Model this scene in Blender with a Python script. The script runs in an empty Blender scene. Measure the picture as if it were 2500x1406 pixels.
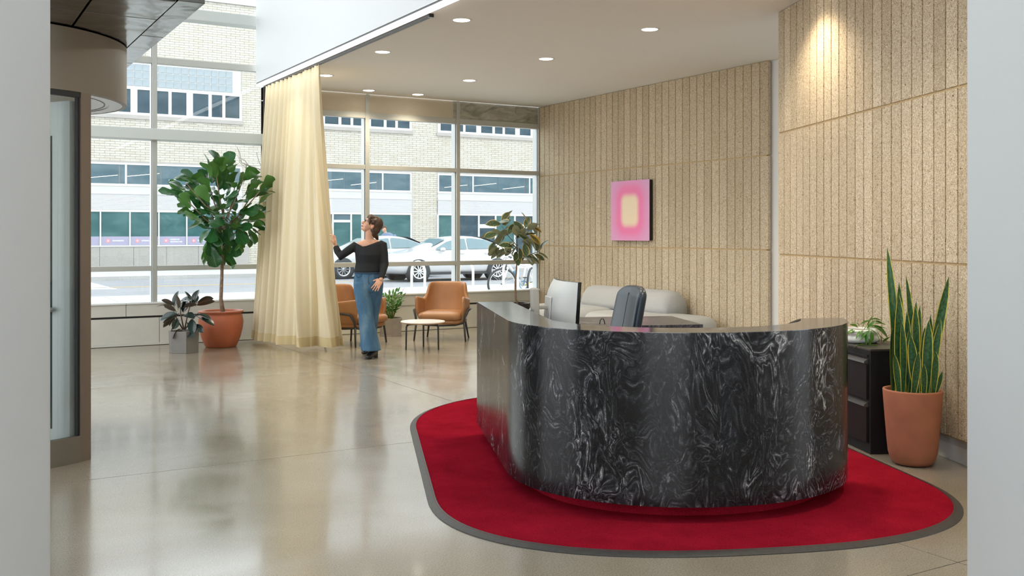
import bpy, math, random
from mathutils import Vector, Matrix, noise as mnoise

random.seed(7)
SC = bpy.context.scene
COL = SC.collection
R = math.radians

# ------------------------------------------------------------------ camera
# Level camera, 35 mm on a full-frame gate, lens shifted down a little.
# World axes: +Y runs towards the street windows, +X along them, camera above (0, 0).
CAM_Z, F_PX, C_X, H_Y, YAW = 1.48, 2421.0, 1250.0, 570.0, R(30.6)
cam_data = bpy.data.cameras.new('camera')
cam = bpy.data.objects.new('camera', cam_data)
COL.objects.link(cam)
SC.camera = cam
cam_data.sensor_width = 36.0
cam_data.lens = 36.0 * F_PX / 2500.0
cam_data.shift_y = -(703.0 - H_Y) / 2500.0
cam_data.clip_start, cam_data.clip_end = 0.05, 300.0
cam.location = (0, 0, CAM_Z)
cam.rotation_euler = (R(90), 0, -YAW)

# ------------------------------------------------------------------ world, exposure
world = bpy.data.worlds.new('overcast_sky')
SC.world = world
world.use_nodes = True
bg = world.node_tree.nodes['Background']
bg.inputs['Color'].default_value = (0.93, 0.965, 1.0, 1)
bg.inputs['Strength'].default_value = 1.0
SC.view_settings.view_transform = 'Standard'
SC.view_settings.look = 'None'
SC.view_settings.gamma = 1.0
SC.view_settings.use_curve_mapping = False
SC.view_settings.exposure = 1.60
LAMP_W = 30.0          # watts of each recessed downlight

cy = SC.cycles
cy.max_bounces, cy.diffuse_bounces, cy.glossy_bounces, cy.transmission_bounces, cy.transparent_max_bounces = 7, 4, 3, 4, 10
cy.caustics_reflective = cy.caustics_refractive = False
cy.sample_clamp_indirect = 6.0
cy.use_light_tree = False
cy.adaptive_threshold, cy.adaptive_min_samples = 0.045, 16

# ------------------------------------------------------------------ helpers
FW = Vector((math.sin(YAW), math.cos(YAW), 0))
RT = Vector((math.cos(YAW), -math.sin(YAW), 0))


def ray(px, py):
    return FW + RT * ((px - C_X) / F_PX) + Vector((0, 0, (H_Y - py) / F_PX))


def ond(px, py, d):
    return Vector((0, 0, CAM_Z)) + ray(px, py) * d


def ony(px, py, Y):
    r = ray(px, py)
    return Vector((0, 0, CAM_Z)) + r * (Y / r.y)


def onz(px, py, z=0.0):
    r = ray(px, py)
    return Vector((0, 0, CAM_Z)) + r * ((z - CAM_Z) / r.z)


def tag(o, label=None, cat=None, group=None, kind=None):
    if label: o['label'] = label
    if cat: o['category'] = cat
    if group: o['group'] = group
    if kind: o['kind'] = kind
    return o


def thing(name, label, cat, loc=(0, 0, 0), rz=0.0, group=None):
    o = bpy.data.objects.new(name, None)
    COL.objects.link(o)
    o.location = loc
    o.rotation_euler = (0, 0, rz)
    o.empty_display_size = 0.1
    return tag(o, label, cat, group)


class MB:
    """collects vertices and faces, then links them as one mesh object"""

    def __init__(self):
        self.v, self.f, self.uv = [], [], {}

    def add(self, vs, fs):
        b = len(self.v)
        self.v += [tuple(p) for p in vs]
        self.f += [tuple(i + b for i in q) for q in fs]
        return self

    def box(self, x0, x1, y0, y1, z0, z1, m=None):
        vs = [(x, y, z) for z in (z0, z1) for y in (y0, y1) for x in (x0, x1)]
        if m: vs = [m @ Vector(p) for p in vs]
        return self.add(vs, [(0, 2, 3, 1), (4, 5, 7, 6), (0, 1, 5, 4), (2, 6, 7, 3), (0, 4, 6, 2), (1, 3, 7, 5)])

    def prism(self, poly, z0, z1, m=None):
        n = len(poly)
        vs = [(x, y, z0) for x, y in poly] + [(x, y, z1) for x, y in poly]
        if m: vs = [m @ Vector(p) for p in vs]
        return self.add(vs, [tuple(range(n - 1, -1, -1)), tuple(range(n, 2 * n))] +
                        [(i, (i + 1) % n, n + (i + 1) % n, n + i) for i in range(n)])

    def loft(self, rings, caps=True, closed=False):
        n = len(rings[0])
        b = [p for r in rings for p in r]
        fs = []
        m = len(rings)
        for k in range(m if closed else m - 1):
            a, c = k * n, ((k + 1) % m) * n
            for i in range(n):
                j = (i + 1) % n
                fs.append((a + i, a + j, c + j, c + i))
        if caps and not closed:
            fs.append(tuple(range(n - 1, -1, -1)))
            fs.append(tuple(range((m - 1) * n, m * n)))
        return self.add(b, fs)

    def tube(self, pts, r, n=8, caps=True, closed=False):
        pts = [Vector(p) for p in pts]
        if not hasattr(r, '__len__'): r = [r] * len(pts)
        rings, up = [], None
        m = len(pts)
        for i, p in enumerate(pts):
            if closed: t = pts[(i + 1) % m] - pts[i - 1]
            else: t = pts[min(i + 1, m - 1)] - pts[max(i - 1, 0)]
            t.normalize()
            if up is None:
                up = Vector((0, 0, 1)) if abs(t.z) < 0.9 else Vector((1, 0, 0))
            s = t.cross(up)
            if s.length < 1e-4: s = t.cross(Vector((0.3, 1, 0.2)))
            s.normalize()
            up = s.cross(t)
            rings.append([p + (s * math.cos(6.2831853 * k / n) + up * math.sin(6.2831853 * k / n)) * r[i] for k in range(n)])
        return self.loft(rings, caps, closed)

    def lathe(self, prof, n=32, c=(0, 0, 0), sx=1.0, sy=1.0, caps=False):
        rings = [[(c[0] + r * sx * math.cos(6.2831853 * k / n), c[1] + r * sy * math.sin(6.2831853 * k / n), c[2] + z) for k in range(n)] for r, z in prof]
        return self.loft(rings, caps)

    def ell(self, c, rad, rot=None, nu=14, nv=9):
        c = Vector(c)
        rings = []
        for j in range(nv):
            t = math.pi * (j + 0.5) / nv if 0 < j < nv - 1 else (0.12 if j == 0 else math.pi - 0.12)
            rings.append([Vector((rad[0] * math.sin(t) * math.cos(6.2831853 * k / nu), rad[1] * math.sin(t) * math.sin(6.2831853 * k / nu), -rad[2] * math.cos(t))) for k in range(nu)])
        if rot: rings = [[rot @ p for p in r] for r in rings]
        return self.loft([[c + p for p in r] for r in rings])

    def build(self, name, m, parent=None, smooth=False, bevel=0.0, sub=0, world=False, seg=2, kind=None, remesh=0.0, smo=0, auto=None):
        me = bpy.data.meshes.new(name)
        vs = self.v
        if world and parent is not None:
            inv = parent.matrix_basis.inverted()
            vs = [inv @ Vector(p) for p in vs]
        me.from_pydata([tuple(p) for p in vs], [], self.f)
        if m: me.materials.append(m)
        if smooth: me.polygons.foreach_set('use_smooth', [True] * len(me.polygons))
        me.update()
        o = bpy.data.objects.new(name, me)
        COL.objects.link(o)
        if parent is not None: o.parent = parent
        if remesh:
            r_ = o.modifiers.new('skin', 'REMESH'); r_.mode = 'VOXEL'; r_.voxel_size = remesh; r_.use_smooth_shade = True
            if smo:
                s_ = o.modifiers.new('soft', 'SMOOTH'); s_.iterations = smo; s_.factor = 0.5
        if bevel:
            b = o.modifiers.new('edge', 'BEVEL'); b.width = bevel; b.segments = seg; b.limit_method = 'ANGLE'; b.angle_limit = R(35)
            b.harden_normals = False
        if sub:
            s = o.modifiers.new('round', 'SUBSURF'); s.levels = sub; s.render_levels = sub
        if auto:
            me.polygons.foreach_set('use_smooth', [True] * len(me.polygons))
            try: me.set_sharp_from_angle(angle=R(auto))
            except Exception: pass
        if kind: o['kind'] = kind
        return o


def box(name, m, x0, x1, y0, y1, z0, z1, parent=None, bevel=0.0, kind=None, seg=2):
    return MB().box(x0, x1, y0, y1, z0, z1).build(name, m, parent, bevel=bevel, kind=kind, seg=seg)


def copy_to(o, parent, loc=None, rot=None, scale=None):
    c = o.copy()
    COL.objects.link(c)
    c.parent = parent
    if loc is not None: c.location = loc
    if rot is not None: c.rotation_euler = rot
    if scale is not None: c.scale = scale
    return c


def copy_tree(o, parent=None):
    c = o.copy()
    COL.objects.link(c)
    c.parent = parent
    for ch in list(o.children): copy_tree(ch, c)
    return c


def link_mesh(name, me, parent, mw=None):
    o = bpy.data.objects.new(name, me)
    COL.objects.link(o)
    o.parent = parent
    if mw is not None: o.matrix_local = mw
    return o


# ------------------------------------------------------------------ materials
class NT:
    def __init__(self, name):
        self.m = bpy.data.materials.new(name)
        self.m.use_nodes = True
        self.t = self.m.node_tree
        self.b = self.t.nodes['Principled BSDF']
        self.out = self.t.nodes['Material Output']

    def n(self, kind, **kw):
        nd = self.t.nodes.new(kind)
        for k, v in kw.items():
            if k in nd.inputs: nd.inputs[k].default_value = v
            else: setattr(nd, k, v)
        return nd

    def l(self, a, b): self.t.links.new(a, b)

    def noise(self, vec, scale, detail=3, rough=0.55, dist=0.0):
        nd = self.n('ShaderNodeTexNoise')
        nd.inputs['Scale'].default_value = scale
        nd.inputs['Detail'].default_value = detail
        nd.inputs['Roughness'].default_value = rough
        nd.inputs['Distortion'].default_value = dist
        if vec is not None: self.l(vec, nd.inputs['Vector'])
        return nd

    def ramp(self, fac, stops, interp='LINEAR'):
        nd = self.n('ShaderNodeValToRGB')
        nd.color_ramp.interpolation = interp
        el = nd.color_ramp.elements
        while len(el) < len(stops): el.new(0.5)
        for e, (p, c) in zip(el, stops):
            e.position = p
            e.color = (*c, 1) if len(c) == 3 else c
        self.l(fac, nd.inputs['Fac'])
        return nd

    def mix(self, fac, a, b, mode='MIX'):
        nd = self.n('ShaderNodeMix', data_type='RGBA', blend_type=mode)
        for sock, val in ((nd.inputs[0], fac), (nd.inputs[6], a), (nd.inputs[7], b)):
            if hasattr(val, 'links') or isinstance(val, bpy.types.NodeSocket): self.l(val, sock)
            elif isinstance(val, (int, float)): sock.default_value = val
            else: sock.default_value = (*val, 1) if len(val) == 3 else val
        return nd.outputs[2]

    def math(self, op, a, b=None, c=None):
        nd = self.n('ShaderNodeMath', operation=op)
        for i, val in enumerate((a, b, c)):
            if val is None: continue
            if isinstance(val, bpy.types.NodeSocket): self.l(val, nd.inputs[i])
            else: nd.inputs[i].default_value = val
        return nd.outputs[0]

    def obj(self): return self.n('ShaderNodeTexCoord').outputs['Object']
    def pos(self): return self.n('ShaderNodeNewGeometry').outputs['Position']
    def uv(self): return self.n('ShaderNodeTexCoord').outputs['UV']

    def scale(self, vec, s):
        nd = self.n('ShaderNodeMapping')
        nd.inputs['Scale'].default_value = s
        self.l(vec, nd.inputs['Vector'])
        return nd.outputs[0]

    def bump(self, h, strength=0.3, dist=0.01):
        nd = self.n('ShaderNodeBump')
        nd.inputs['Strength'].default_value = strength
        nd.inputs['Distance'].default_value = dist
        self.l(h, nd.inputs['Height'])
        self.l(nd.outputs[0], self.b.inputs['Normal'])

    def col(self, v):
        if isinstance(v, bpy.types.NodeSocket): self.l(v, self.b.inputs['Base Color'])
        else: self.b.inputs['Base Color'].default_value = (*v, 1)

    def set(self, rough=None, metal=None, **kw):
        if rough is not None: self.b.inputs['Roughness'].default_value = rough
        if metal is not None: self.b.inputs['Metallic'].default_value = metal
        for k, v in kw.items(): self.b.inputs[k.replace('_', ' ')].default_value = v
        return self


def plain(name, c, rough=0.5, metal=0.0, vary=0.0, vscale=6.0, bump=0.0, bscale=60.0, **kw):
    t = NT(name)
    t.set(rough, metal, **kw)
    if vary:
        nz = t.noise(t.obj(), vscale, 4)
        lo = tuple(max(0, x * (1 - vary)) for x in c)
        hi = tuple(min(1, x * (1 + vary)) for x in c)
        t.col(t.ramp(nz.outputs['Fac'], [(0.3, lo), (0.7, hi)]).outputs[0])
    else:
        t.col(c)
    if bump: t.bump(t.noise(t.obj(), bscale, 3).outputs['Fac'], bump, 0.004)
    return t.m


def glow(name, c, s):
    t = NT(name)
    t.set(0.5)
    t.col((0.9, 0.9, 0.9))
    t.b.inputs['Emission Color'].default_value = (*c, 1)
    t.b.inputs['Emission Strength'].default_value = s
    return t.m


def thin_glass(name, tint=(0.96, 0.985, 0.98), refl=0.07):
    t = NT(name)
    t.t.nodes.remove(t.b)
    tr = t.n('ShaderNodeBsdfTransparent', Color=(*tint, 1))
    gl = t.n('ShaderNodeBsdfGlossy', Roughness=0.0)
    lw = t.n('ShaderNodeLayerWeight', Blend=0.12)
    f = t.math('MULTIPLY_ADD', lw.outputs['Fresnel'], 0.8, refl * 0.3)
    mx = t.n('ShaderNodeMixShader')
    t.l(f, mx.inputs[0]); t.l(tr.outputs[0], mx.inputs[1]); t.l(gl.outputs[0], mx.inputs[2])
    t.l(mx.outputs[0], t.out.inputs['Surface'])
    return t.m


M = {}
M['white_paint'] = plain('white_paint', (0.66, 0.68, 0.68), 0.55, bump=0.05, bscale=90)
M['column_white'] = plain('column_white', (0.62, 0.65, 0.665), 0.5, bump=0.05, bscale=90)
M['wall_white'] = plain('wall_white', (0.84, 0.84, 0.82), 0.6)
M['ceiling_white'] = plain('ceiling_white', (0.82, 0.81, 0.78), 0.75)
M['mullion'] = plain('anodised_mullion', (0.50, 0.51, 0.475), 0.38, 0.25)
M['beam_grey'] = plain('beam_grey', (0.60, 0.64, 0.62), 0.35)
M['panel_beige'] = plain('panel_beige', (0.62, 0.615, 0.55), 0.4, vary=0.03)
M['mullion_out'] = plain('outer_mullion_cap', (0.66, 0.68, 0.68), 0.4)
M['sill_white'] = plain('sill_white', (0.80, 0.82, 0.80), 0.3)
M['black_metal'] = plain('black_metal', (0.02, 0.02, 0.021), 0.42)
M['black_gloss'] = plain('black_gloss', (0.012, 0.012, 0.013), 0.2)
M['glass'] = thin_glass('window_glass')
M['lamp_lens'] = glow('lamp_lens', (1.0, 0.95, 0.86), 5.0)
M['led'] = glow('led_strip', (1.0, 0.98, 0.95), 1.5)
M['trim_white'] = plain('trim_white', (0.75, 0.73, 0.69), 0.5)


def concrete_floor():
    t = NT('polished_concrete')
    p = t.pos()
    big = t.noise(p, 0.55, 5, 0.6, 0.6)
    c1 = t.ramp(big.outputs['Fac'], [(0.30, (0.26, 0.22, 0.16)), (0.52, (0.32, 0.285, 0.225)), (0.72, (0.365, 0.345, 0.30))])
    fine = t.noise(p, 140, 2, 0.7)
    c2 = t.ramp(fine.outputs['Fac'], [(0.34, (0.62, 0.58, 0.52)), (0.50, (1, 1, 1)), (0.70, (1.18, 1.15, 1.1))])
    c = t.mix(0.8, c1.outputs[0], c2.outputs[0], 'MULTIPLY')
    sp = t.n('ShaderNodeTexVoronoi'); sp.inputs['Scale'].default_value = 90; t.l(p, sp.inputs['Vector'])
    fl = t.math('LESS_THAN', sp.outputs['Distance'], 0.16)
    c = t.mix(t.math('MULTIPLY', fl, 0.45), c, (0.62, 0.57, 0.47))
    t.col(c)
    rg = t.noise(p, 1.3, 5, 0.65, 0.8)
    rr = t.ramp(rg.outputs['Fac'], [(0.3, (0.13,) * 3), (0.7, (0.27,) * 3)])
    t.l(rr.outputs[0], t.b.inputs['Roughness'])
    t.set(Specular_IOR_Level=0.8)
    t.b.inputs['Coat Weight'].default_value = 0.25
    t.b.inputs['Coat Roughness'].default_value = 0.08
    t.bump(t.noise(p, 2.2, 2).outputs['Fac'], 0.06, 0.01)
    return t.m


def wood_wool():
    t = NT('wood_wool_board')
    p = t.pos()
    w = t.noise(p, 60, 1, 0.5)
    q = t.n('ShaderNodeVectorMath', operation='MULTIPLY_ADD')
    t.l(w.outputs['Color'], q.inputs[0]); q.inputs[1].default_value = (0.05,) * 3; t.l(p, q.inputs[2])
    a = t.noise(q.outputs[0], 115, 2, 0.7, 1.2)
    c = t.ramp(a.outputs['Fac'], [(0.35, (0.13, 0.075, 0.03)), (0.435, (0.46, 0.345, 0.20)), (0.52, (0.69, 0.59, 0.425)), (0.66, (0.88, 0.81, 0.66))])
    oi = t.n('ShaderNodeObjectInfo')
    l2 = t.ramp(oi.outputs['Random'], [(0.0, (0.89, 0.87, 0.84)), (1.0, (1.06, 1.06, 1.07))])
    t.col(t.mix(1.0, c.outputs[0], l2.outputs[0], 'MULTIPLY'))
    t.set(0.9)
    t.bump(a.outputs['Fac'], 0.5, 0.006)
    return t.m


def marble(name, rough, lift=1.0):
    t = NT(name)
    p = t.scale(t.pos(), (1.0, 1.0, 0.55))
    # three rounds of domain warping give the poured, combed swirl
    def warp(vec, scale, amt, detail=2, dist=0.0):
        w = t.noise(vec, scale, detail, 0.5, dist)
        c = t.n('ShaderNodeVectorMath', operation='SUBTRACT'); t.l(w.outputs['Color'], c.inputs[0]); c.inputs[1].default_value = (0.5,) * 3
        q = t.n('ShaderNodeVectorMath', operation='MULTIPLY_ADD')
        t.l(c.outputs[0], q.inputs[0]); q.inputs[1].default_value = (amt,) * 3; t.l(vec, q.inputs[2])
        return q.outputs[0]
    q1 = warp(p, 2.3, 0.62)
    q2 = warp(q1, 5.0, 0.30)
    q3 = warp(q2, 12.0, 0.085)
    base = t.noise(q3, 4.6, 4, 0.55)
    bands = t.math('PINGPONG', t.math('MULTIPLY', base.outputs['Fac'], 13.0), 0.5)
    wisps = t.ramp(bands, [(0.0, (1.0,) * 3), (0.12, (0.50,) * 3), (0.34, (0.12,) * 3), (0.5, (0.0,) * 3)])
    streak = t.noise(t.scale(q3, (1, 1, 0.35)), 46, 4, 0.7)
    st = t.ramp(streak.outputs['Fac'], [(0.34, (0.10,) * 3), (0.50, (0.55,) * 3), (0.68, (1.5,) * 3)])
    mask = t.ramp(t.noise(q1, 2.3, 4, 0.6).outputs['Fac'], [(0.36, (0.16,) * 3), (0.52, (0.42,) * 3), (0.68, (0.95,) * 3)])
    hot = t.ramp(t.noise(q2, 5.2, 4, 0.6).outputs['Fac'], [(0.52, (0.0,) * 3), (0.68, (1.0,) * 3)])
    grain = t.ramp(t.noise(t.pos(), 170, 2, 0.8).outputs['Fac'], [(0.30, (0.55,) * 3), (0.55, (1.0,) * 3), (0.72, (1.6,) * 3)])
    fleck = t.ramp(t.noise(t.pos(), 150, 1, 0.6).outputs['Fac'], [(0.62, (0.0,) * 3), (0.74, (0.7,) * 3)])
    s = t.math('MULTIPLY', t.math('MULTIPLY', wisps.outputs[0], st.outputs[0]), mask.outputs[0])
    s = t.math('ADD', s, t.math('MULTIPLY', t.math('MULTIPLY', wisps.outputs[0], hot.outputs[0]), 0.75))
    s = t.math('MULTIPLY', s, grain.outputs[0])
    s = t.math('ADD', s, t.math('MULTIPLY', fleck.outputs[0], 0.22))
    c = t.ramp(s, [(0.0, (0.0060 * lift, 0.0064 * lift, 0.0074 * lift)), (0.13, (0.024 * lift, 0.026 * lift, 0.031 * lift)), (0.42, (0.105, 0.11, 0.122)), (1.0, (0.50, 0.50, 0.50))])
    t.col(c.outputs[0])
    t.set(rough, Specular_IOR_Level=0.33)
    return t.m


def carpet():
    t = NT('red_carpet')
    p = t.pos()
    a = t.noise(p, 260, 2, 0.8)
    b = t.noise(p, 3.0, 4, 0.6)
    c = t.ramp(a.outputs['Fac'], [(0.3, (0.15, 0.004, 0.011)), (0.7, (0.48, 0.017, 0.040))])
    d = t.ramp(b.outputs['Fac'], [(0.3, (0.80,) * 3), (0.7, (1.15,) * 3)])
    t.col(t.mix(1.0, c.outputs[0], d.outputs[0], 'MULTIPLY'))
    t.set(1.0, Specular_IOR_Level=0.0)
    t.bump(a.outputs['Fac'], 0.7, 0.006)
    return t.m


M['concrete'] = concrete_floor()
M['joint'] = plain('joint_dark', (0.05, 0.045, 0.04), 0.9)  # dark base seen between the slabs
M['wool'] = wood_wool()
M['wool_back'] = plain('groove_board', (0.56, 0.41, 0.22), 0.9, vary=0.25, vscale=120)
M['marble'] = marble('swirled_black_stone', 0.20)
M['marble_top'] = marble('polished_stone_top', 0.12, 3.0)
M['marble_top'].node_tree.nodes['Principled BSDF'].inputs['Specular IOR Level'].default_value = 1.0
M['marble_grey'] = marble('grey_stone', 0.30, 5.0)
M['carpet'] = carpet()
M['rubber'] = plain('rubber_edging', (0.045, 0.044, 0.042), 0.45, vary=0.15, vscale=40)
# ================================================================== SETTING
WY = 13.75            # inner face of the street window wall
CEIL = 3.546
WX = 8.65             # face of the far acoustic wall

# ---- floor: concrete slabs cut by dark saw joints
fl = box('floor', M['joint'], -4.0, 9.0, -2.5, WY + 0.25, -0.12, -0.03)
tag(fl, kind='structure')
xs = [-4.0, 0.25, 4.0, 7.75, 9.0]
ys = [-2.5, -0.9, 2.82, 6.42, 10.17, WY + 0.25]
for i in range(len(xs) - 1):
    for j in range(len(ys) - 1):
        g = 0.0032
        box('slab', M['concrete'], xs[i] + g, xs[i + 1] - g, ys[j] + g, ys[j + 1] - g, -0.03, 0.0, fl)

# ---- lowered ceiling and its white fascia towards the atrium
ce = box('ceiling', M['ceiling_white'], 3.99, 9.0, -2.5, WY, CEIL, CEIL + 0.2)
tag(ce, kind='structure')
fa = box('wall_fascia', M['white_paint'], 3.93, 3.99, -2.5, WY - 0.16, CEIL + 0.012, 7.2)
tag(fa, kind='structure')
box('shadow_gap', M['black_metal'], 3.934, 3.99, -2.5, WY - 0.16, CEIL - 0.004, CEIL + 0.012, fa)

# ---- unseen roof and part walls behind and left, added to hold back daylight
ra = box('ceiling_atrium_unseen', M['wall_white'], -2.2, 3.93, -2.5, WY + 0.3, 7.2, 7.4)
tag(ra, kind='structure')
rw = box('wall_rear_unseen', M['wall_white'], 0.6, 9.0, -2.7, -2.5, 0.0, 7.4)
tag(rw, kind='structure')
wl = box('wall_left_unseen', M['wall_white'], -2.4, -2.2, -1.0, 3.5, 0.0, 7.4)
tag(wl, kind='structure')

# ---- street window wall
def window_wall(n, x0, x1, z1, mulls, trans, label_pane):
    w = bpy.data.objects.new('window_%d' % n, None)
    COL.objects.link(w)
    w['kind'] = 'structure'
    for x in mulls:
        mu = box('mullion', M['mullion'], x - 0.031, x + 0.031, WY + 0.0, WY + 0.045, 0.56, z1, w, bevel=0.003)
        box('outer_cap', M['mullion_out'], x - 0.029, x + 0.029, WY + 0.045, WY + 0.185, 0.56, z1, mu)
    cells_x = list(mulls)
    for za, zb, proud, m in trans:
        for a, b in zip(cells_x[:-1], cells_x[1:]):
            if proud > 0: continue
            box('transom', m, a + 0.031, b - 0.031, WY + 0.004, WY + 0.10, za, zb, w, bevel=0.003)
        if proud > 0:
            box('beam', m, mulls[0] - 0.03, mulls[-1] + (0.03 if n == 1 else 0), WY - proud, WY + 0.12, za, zb, w, bevel=0.012)
    zc = [0.57] + [z for t in trans for z in (t[0], t[1])] + [z1]
    for a, b in zip(cells_x[:-1], cells_x[1:]):
        for k in range(0, len(zc), 2):
            if zc[k + 1] - zc[k] < 0.1 or (n == 2 and zc[k] > 3.2): continue
            box('pane', M['glass'], a + 0.025, b - 0.025, WY + 0.040, WY + 0.046, zc[k] - 0.006, zc[k + 1] + 0.006, w)
            # dark gasket line on the far side of each pane
            for s in (a + 0.031, b - 0.037):
                box('gasket', M['black_metal'], s, s + 0.006, WY + 0.030, WY + 0.040, zc[k], zc[k + 1], w)
    return w

MUL = [-1.92, -0.40, 1.11, 2.62, 4.13]
w1 = window_wall(1, -1.92, 4.13, 6.9, MUL,
                 [(0.985, 1.052, 0, M['mullion']), (2.715, 2.868, 0.10, M['beam_grey']), (3.742, 3.825, 0, M['mullion']), (4.35, 4.50, 0.10, M['beam_grey']), (5.6, 5.68, 0, M['mullion'])], 'left')
MUR = [4.13, 5.645, 7.16, 8.665]
w2 = window_wall(2, 4.13, 8.66, CEIL, MUR,
                 [(0.985, 1.052, 0, M['mullion']), (2.432, 2.498, 0, M['mullion']), (3.19, 3.272, 0, M['mullion'])], 'right')
# header panels close the top strip of the right window: painted board, the end one bare metal
t = NT('bare_metal_header')
nz = t.noise(t.scale(t.pos(), (1, 1, 2.2)), 2.4, 6, 0.7, 1.5)
t.col(t.ramp(nz.outputs['Fac'], [(0.35, (0.26, 0.26, 0.22)), (0.5, (0.42, 0.41, 0.34)), (0.66, (0.55, 0.54, 0.48))]).outputs[0])
t.set(0.5, 0.35)
M['header_metal'] = t.m
M['header_board'] = plain('header_board', (0.56, 0.50, 0.39), 0.7, vary=0.05, vscale=2)
for k, (a, b) in enumerate(zip(MUR[:-1], MUR[1:])):
    last = k == 2
    box('header_panel', M['header_metal' if last else 'header_board'], a + 0.031, b - 0.031 - (0.05 if k == 1 else 0), WY + 0.018, WY + 0.10, 3.272, CEIL, w2)
    if k == 1: box('header_patch', M['header_metal'], b - 0.081, b - 0.031, WY + 0.014, WY + 0.10, 3.272, CEIL, w2)
    if last:   # folded flashing sheets
        m = MB()
        m.add([(a + 0.18, WY + 0.012, 3.29), (a + 0.80, WY + 0.002, 3.52), (a + 1.38, WY + 0.012, 3.29)], [(0, 2, 1)])
        m.add([(a + 0.18, WY + 0.017, 3.29), (a + 0.80, WY + 0.017, 3.52), (a + 1.38, WY + 0.017, 3.29)], [(0, 1, 2)])
        m.build('flashing_sheet', M['header_metal'], w2)
        for q, x in enumerate((0.84, 1.05, 1.2)):
            box('flashing_tab', M['header_metal'], a + x, a + x + 0.15, WY + 0.006, WY + 0.016, 3.40 + 0.02 * q, 3.53, w2)
# dark end post of the wall beside the curtain (seen between curtain and window)
box('post', plain('dark_post', (0.16, 0.155, 0.145), 0.5), 4.19, 4.27, WY - 0.06, WY + 0.12, 0.57, CEIL, w2)

# ---- low wall under the windows: sill, two rows of panels, shadow groove, plinth lip
lw = box('wall_sill', M['black_metal'], -2.0, WX + 0.05, WY + 0.03, WY + 0.26, 0.0, 0.545)
tag(lw, kind='structure')
for a, b in ((-2.0, 2.26), (2.26, 5.3), (5.3, 8.69)):
    box('sill', M['sill_white'], a + 0.002, b - 0.002, WY - 0.025, WY + 0.26, 0.548, 0.572, lw, bevel=0.004)
    box('upper_panel', M['panel_beige'], a + 0.003, b - 0.003, WY - 0.005, WY + 0.03, 0.392, 0.545, lw, bevel=0.002)
for a, b in ((-2.0, -0.4), (-0.4, 2.68), (2.68, 5.4), (5.4, 6.90), (6.90, 8.69)):
    if a > 2.6: box('groove_filler', M['panel_beige'], a + 0.6, b, WY + 0.012, WY + 0.03, 0.365, 0.392, lw) if a > 5 else None
    box('lower_panel', M['panel_beige'], a + 0.003, b - 0.003, WY + 0.0, WY + 0.03, 0.035, 0.365, lw, bevel=0.002)
    box('plinth_lip', M['panel_beige'], a + 0.001, b - 0.001, WY - 0.012, WY + 0.03, 0.006, 0.035, lw)

# ---- acoustic walls
STRIP_W, GAP = 0.142, 0.014
ROWS = [(0.175, 1.275), (1.292, 2.405), (2.422, 3.54)]
STRIP = {}
for z0, z1 in ROWS:
    STRIP[z0] = MB().box(-0.02, 0.02, -(STRIP_W - GAP) / 2, (STRIP_W - GAP) / 2, z0, z1)
def strip_mesh(z0):
    s = STRIP[z0]
    if not hasattr(s, 'me'):
        o = s.build('acoustic_strip', M['wool'])
        s.me = o.data
        bpy.data.objects.remove(o)
    return s.me

wb = box('wall_back', M['wall_white'], WX + 0.07, WX + 0.27, 4.0, WY + 0.3, 0.0, CEIL + 0.2)
tag(wb, kind='structure')
box('backing_board', M['wool_back'], WX + 0.009, WX + 0.07, 8.66, WY + 0.0, 0.16, CEIL - 0.002, wb)
for k in range(36):
    for z0, z1 in ROWS:
        link_mesh('acoustic_strip', strip_mesh(z0), wb, Matrix.Translation((WX + 0.02, WY - 0.02 - (k + 0.5) * STRIP_W + 0.0, 0)))
box('baseboard', M['wall_white'], WX + 0.035, WX + 0.07, 4.2, WY, 0.0, 0.16, wb)

PA, PB = Vector((6.861, 6.712, 0)), Vector((5.616, 3.905, 0))
pt = (PB - PA).normalized()                   # along the panel towards the viewer
pn = Vector((pt.y, -pt.x, 0))                 # away from the room
if pn.x < 0: pn = -pn
ang = math.atan2(pt.y, pt.x)
wr = bpy.data.objects.new('wall_right', None)
COL.objects.link(wr)
wr['kind'] = 'structure'
mat_p = Matrix.Translation(PA) @ Matrix.Rotation(ang - R(90), 4, 'Z')     # local +y runs along the panel
sgn = 1 if (Matrix.Rotation(ang - R(90), 3, 'Z') @ Vector((1, 0, 0))).dot(pn) > 0 else -1
LEN = 30 * STRIP_W
MB().box(min(0.075 * sgn, 0.30 * sgn), max(0.075 * sgn, 0.30 * sgn), 0.0, LEN, 0.0, CEIL, mat_p).build('plaster', M['wall_white'], wr)
MB().box(min(0.010 * sgn, 0.075 * sgn), max(0.010 * sgn, 0.075 * sgn), 0.004, LEN, 0.165, CEIL - 0.002, mat_p).build('backing_board', M['wool_back'], wr)
MB().box(min(0.055 * sgn, 0.075 * sgn), max(0.055 * sgn, 0.075 * sgn), 0.004, LEN, 0.105, 0.165, mat_p).build('baseboard', M['white_paint'], wr)
MB().box(min(0.06 * sgn, 0.075 * sgn), max(0.06 * sgn, 0.075 * sgn), 0.004, LEN, 0.0, 0.105, mat_p).build('baseboard_lower', M['wall_white'], wr)
for k in range(30):
    for z0, z1 in ROWS:
        link_mesh('acoustic_strip', strip_mesh(z0), wr, mat_p @ Matrix.Translation((0.02 * sgn, (k + 0.5) * STRIP_W, 0)))

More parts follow.
